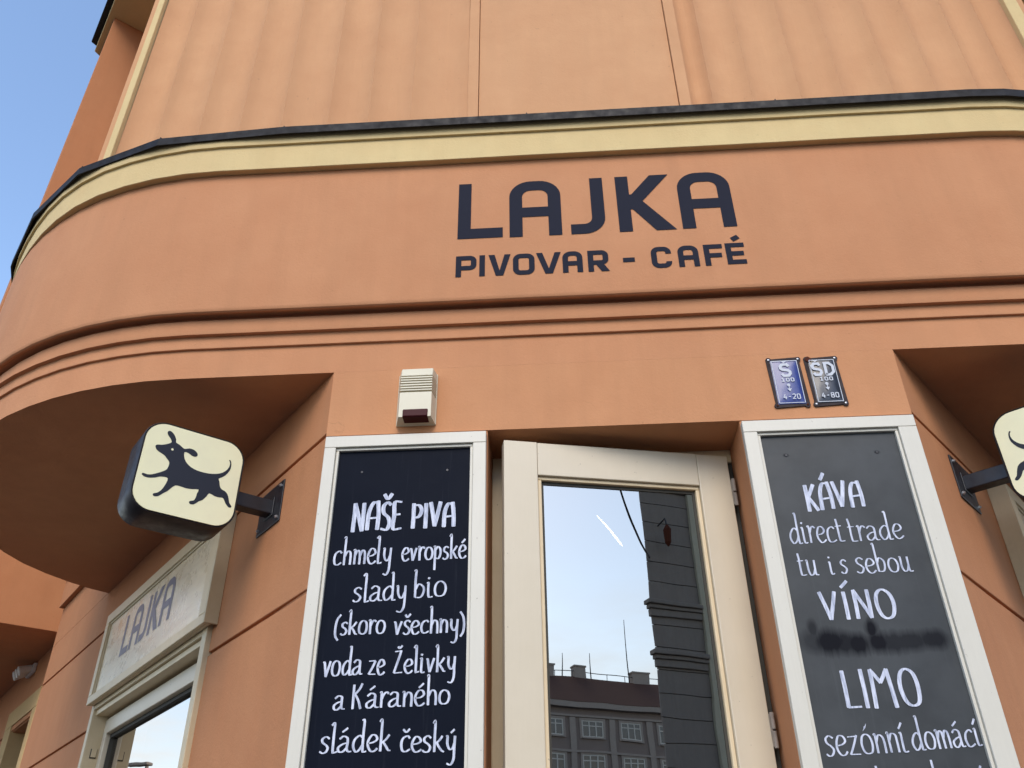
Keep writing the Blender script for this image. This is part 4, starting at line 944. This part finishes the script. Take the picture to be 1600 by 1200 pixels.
# ------------------------------------------------------------------ what the glass reflects: houses across the junction
def far_house():
    Y = -75
    T = thing('apartment_house', 'grey apartment house with brown tiled roof and chimneys mirrored low in the door glass', 'building', loc=(34, Y-6, 0))
    x0, x1 = 4, 60
    we, wr = 21.0, 24.4
    m = MB(); m.box(x0, x1, Y-12, Y, -.1, we); m.build('wall', MT['farwall'], T)
    m = MB(); m.box(x0-.2, x1+.2, Y+.001, Y+.55, we-.5, we); m.build('cornice', MT['fartrim'], T)
    for zc in (we-1.1, we-4.35, we-7.5):
        m = MB(); m.box(x0, x1, Y+.001, Y+.18, zc-.2, zc); m.build('string_course', MT['fartrim'], T)
    m = MB(); m.hexa([(x0-.3, Y+.6, we+.01), (x1+.3, Y+.6, we+.01), (x1+.3, Y-12.3, we+.01), (x0-.3, Y-12.3, we+.01), (x0, Y-3.6, wr), (x1, Y-3.6, wr), (x1, Y-8, wr), (x0, Y-8, wr)])
    rf = m.build('roof', MT['tileroof'], T)
    for cx, cw in ((12, 1.4), (20, 1.8), (28, 1.2), (35.5, .7), (38.8, 1.2), (45.9, 1.9), (53, 1.4)):
        m = MB(); m.box(cx-cw/2, cx+cw/2, Y-4.4, Y-3.5, wr-.8, wr+1.0); m.box(cx-cw/2-.08, cx+cw/2+.08, Y-4.48, Y-3.42, wr+1.001, wr+1.15); m.build('chimney', MT['fartrim'], rf)
    m = MB(); m.box(x0, x1, Y-3.75, Y-3.69, wr+.55, wr+.61)
    for i in range(28): xx = x0+i*2.0; m.box(xx, xx+.05, Y-3.75, Y-3.69, wr, wr+.55)
    o = m.build('roof_rail', MT['black'], rf)
    for xx, h in ((44.7, 6.7), (40.2, 2.6), (37.0, 2.4), (49.5, 3)):
        m = MB(); m.tube([(xx, Y-4, wr), (xx, Y-4, wr+h)], [.07, .03], 5); m.build('antenna', MT['black'], rf)
    for i in range(11):
        x = 36.9+(i-6)*4.2; w_ = 2.3
        for row in range(4):
            zt = 19.45-row*3.15; h_ = 1.62; z0 = zt-h_
            m = MB(); m.box(x-.22, x, Y+.002, Y+.1, z0-.15, zt+.2); m.box(x+w_, x+w_+.22, Y+.002, Y+.1, z0-.15, zt+.2); m.box(x, x+w_, Y+.002, Y+.1, zt, zt+.2); m.box(x, x+w_, Y+.002, Y+.2, z0-.15, z0)
            wn = m.build('window', MT['fartrim'], T)
            m = MB(); m.box(x, x+w_, Y+.003, Y+.02, z0, zt); m.build('pane', MT['farglass'], wn)
            m = MB()
            for q in (0, .333, .667, 1): m.box(x+q*(w_-.13), x+q*(w_-.13)+.13, Y+.021, Y+.07, z0, zt)
            m.box(x, x+w_, Y+.021, Y+.065, zt-.12, zt); m.box(x, x+w_, Y+.021, Y+.065, z0+h_*.66, z0+h_*.66+.10); m.box(x, x+w_, Y+.021, Y+.065, z0, z0+.12); m.build('sash', MT['farwhite'], wn)
        m = MB(); m.box(x-1.25, x-.65, Y+.001, Y+.16, 5, we-1.35); m.build('pilaster', MT['fartrim'], T)
    reparent(T)
far_house()
def near_house():
    T = thing('corner_house', 'dark grey rusticated house corner mirrored at the right side of the door glass', 'building', loc=(18, -25, 0))
    X0, X1, Y1 = 14.95, 30, -24; z = -.1; i = 0
    m = MB(); m.prism([(X0+.06, Y1-.06), (X1, Y1-.06), (X1+9, Y1-14), (X0+10, Y1-14)], -.1, 24); m.build('wall', MT['farwall2'], T)
    z = 0
    while z < 24:
        h_ = .80
        m = MB(); m.box(X0, X1, Y1-.059, Y1, z+.03, z+h_); m.build('plaster_course', MT['farwall2'], T); z += h_
    for zc in (10.1, 11.9, 17.0):
        m = MB(); m.box(X0-.22, 16.99, Y1-.1, Y1+.28, zc, zc+.16); m.box(X0-.13, 16.99, Y1-.1, Y1+.18, zc-.14, zc-.001); m.box(X0-.07, 16.99, Y1-.1, Y1+.10, zc-.4, zc-.141); m.build('string_course', MT['farwall2'], T, bevel=.03)
    m = MB(); m.box(17.0, 18.3, Y1+.001, Y1+.16, -.1, 24); m.build('pilaster', MT['mirrorband'], T, bevel=.02)  # added strip, placed only to mirror as a pale band in the glass
    for xx in (19.4, 22.4, 25.4):
        for zc in (2.5, 6.2, 13.0):
            m = MB(); m.box(xx, xx+1.2, Y1+.001, Y1+.09, zc, zc+2.0); wn = m.build('window', MT['fartrim'], T)
            m = MB(); m.box(xx+.12, xx+1.08, Y1+.091, Y1+.10, zc+.12, zc+1.88); m.build('pane', MT['farglass'], wn)
    reparent(T)
    # bracket with small red lantern
    L_ = thing('wall_lantern', 'small dark red lantern hanging from the corner of the rusticated house', 'lamp', loc=(15.6, -23.6, 14.2))
    m = MB(); m.tube([(15.6, -24, 15.1), (15.6, -23.5, 15.2), (15.6, -23.4, 14.9)], .03, 6); m.build('bracket', MT['black'], L_)
    m = MB(); m.tube([(15.6, -23.4, 14.9), (15.6, -23.4, 14.7), (15.6, -23.4, 14.2), (15.6, -23.4, 14.05)], [.04, .15, .12, .03], 8); m.build('lantern_body', MT['rust'], L_)
    reparent(L_)
near_house()
m = MB(); pts = []
pa, pb = Vector((15.0, -23.9, 13.7)), Vector((8.4, -14.5, 12.2))
for i in range(17): t = i/16; p = pa.lerp(pb, t); p.z -= .5*math.sin(math.pi*t); pts.append(p)
m.tube(pts, .035, 6); o = m.build('overhead_wire', MT['black']); o['label'] = 'black overhead wire crossing the sky mirrored in the door glass'; o['category'] = 'wire'
# street lamp mirrored in the left shop window
def lamp():
    T = thing('street_lamp', 'pale street lamp with a flat head mirrored in the left shop window', 'street lamp', loc=(-30.2, 20.8, 0))
    hz = 7.55
    m = MB(); m.tube([(-30.2, 20.8, -.1), (-30.2, 20.8, 3), (-30.2, 20.8, hz)], [.10, .08, .05], 10); m.build('pole', MT['hinge'], T)
    m = MB(); d = Vector((-.04, .52, 0)); c = Vector((-30.2, 20.8, hz)); a = Vector((.15, .02, 0))
    m.hexa([c-a-d*.2, c+a-d*.2, c+a*.8+d*1.7, c-a*.8+d*1.7, c-a-d*.2+Vector((0, 0, .12)), c+a-d*.2+Vector((0, 0, .12)), c+a*.8+d*1.7+Vector((0, 0, .14)), c-a*.8+d*1.7+Vector((0, 0, .14))]); m.build('lamp_head', MT['hinge'], T, bevel=.04)
    reparent(T)
lamp()
# condensation trail
m = MB(); a, b = Vector((sum(()), 0, 0)) if 0 else None, None
def trail():
    dA = Vector((math.sin(R(28.0))*math.cos(R(24.1)), -math.cos(R(28.0))*math.cos(R(24.1)), math.sin(R(24.1))))
    dB = Vector((math.sin(R(29.7))*math.cos(R(22.1)), -math.cos(R(29.7))*math.cos(R(22.1)), math.sin(R(22.1))))
    o0 = Vector((.3, .1, 2.8)); m = MB(); pts, rad = [], []
    for i in range(13):
        t = i/12; pts.append((o0+dA*4400).lerp(o0+dB*4200, t)); rad.append(.8+3.2*math.sin(math.pi*min(1, t*.62+.02))*(1 if t < .93 else .5))
    m.tube(pts, rad, 8); o = m.build('vapour_trail', MT['contrail'], smooth=True); o['kind'] = 'structure'
trail()
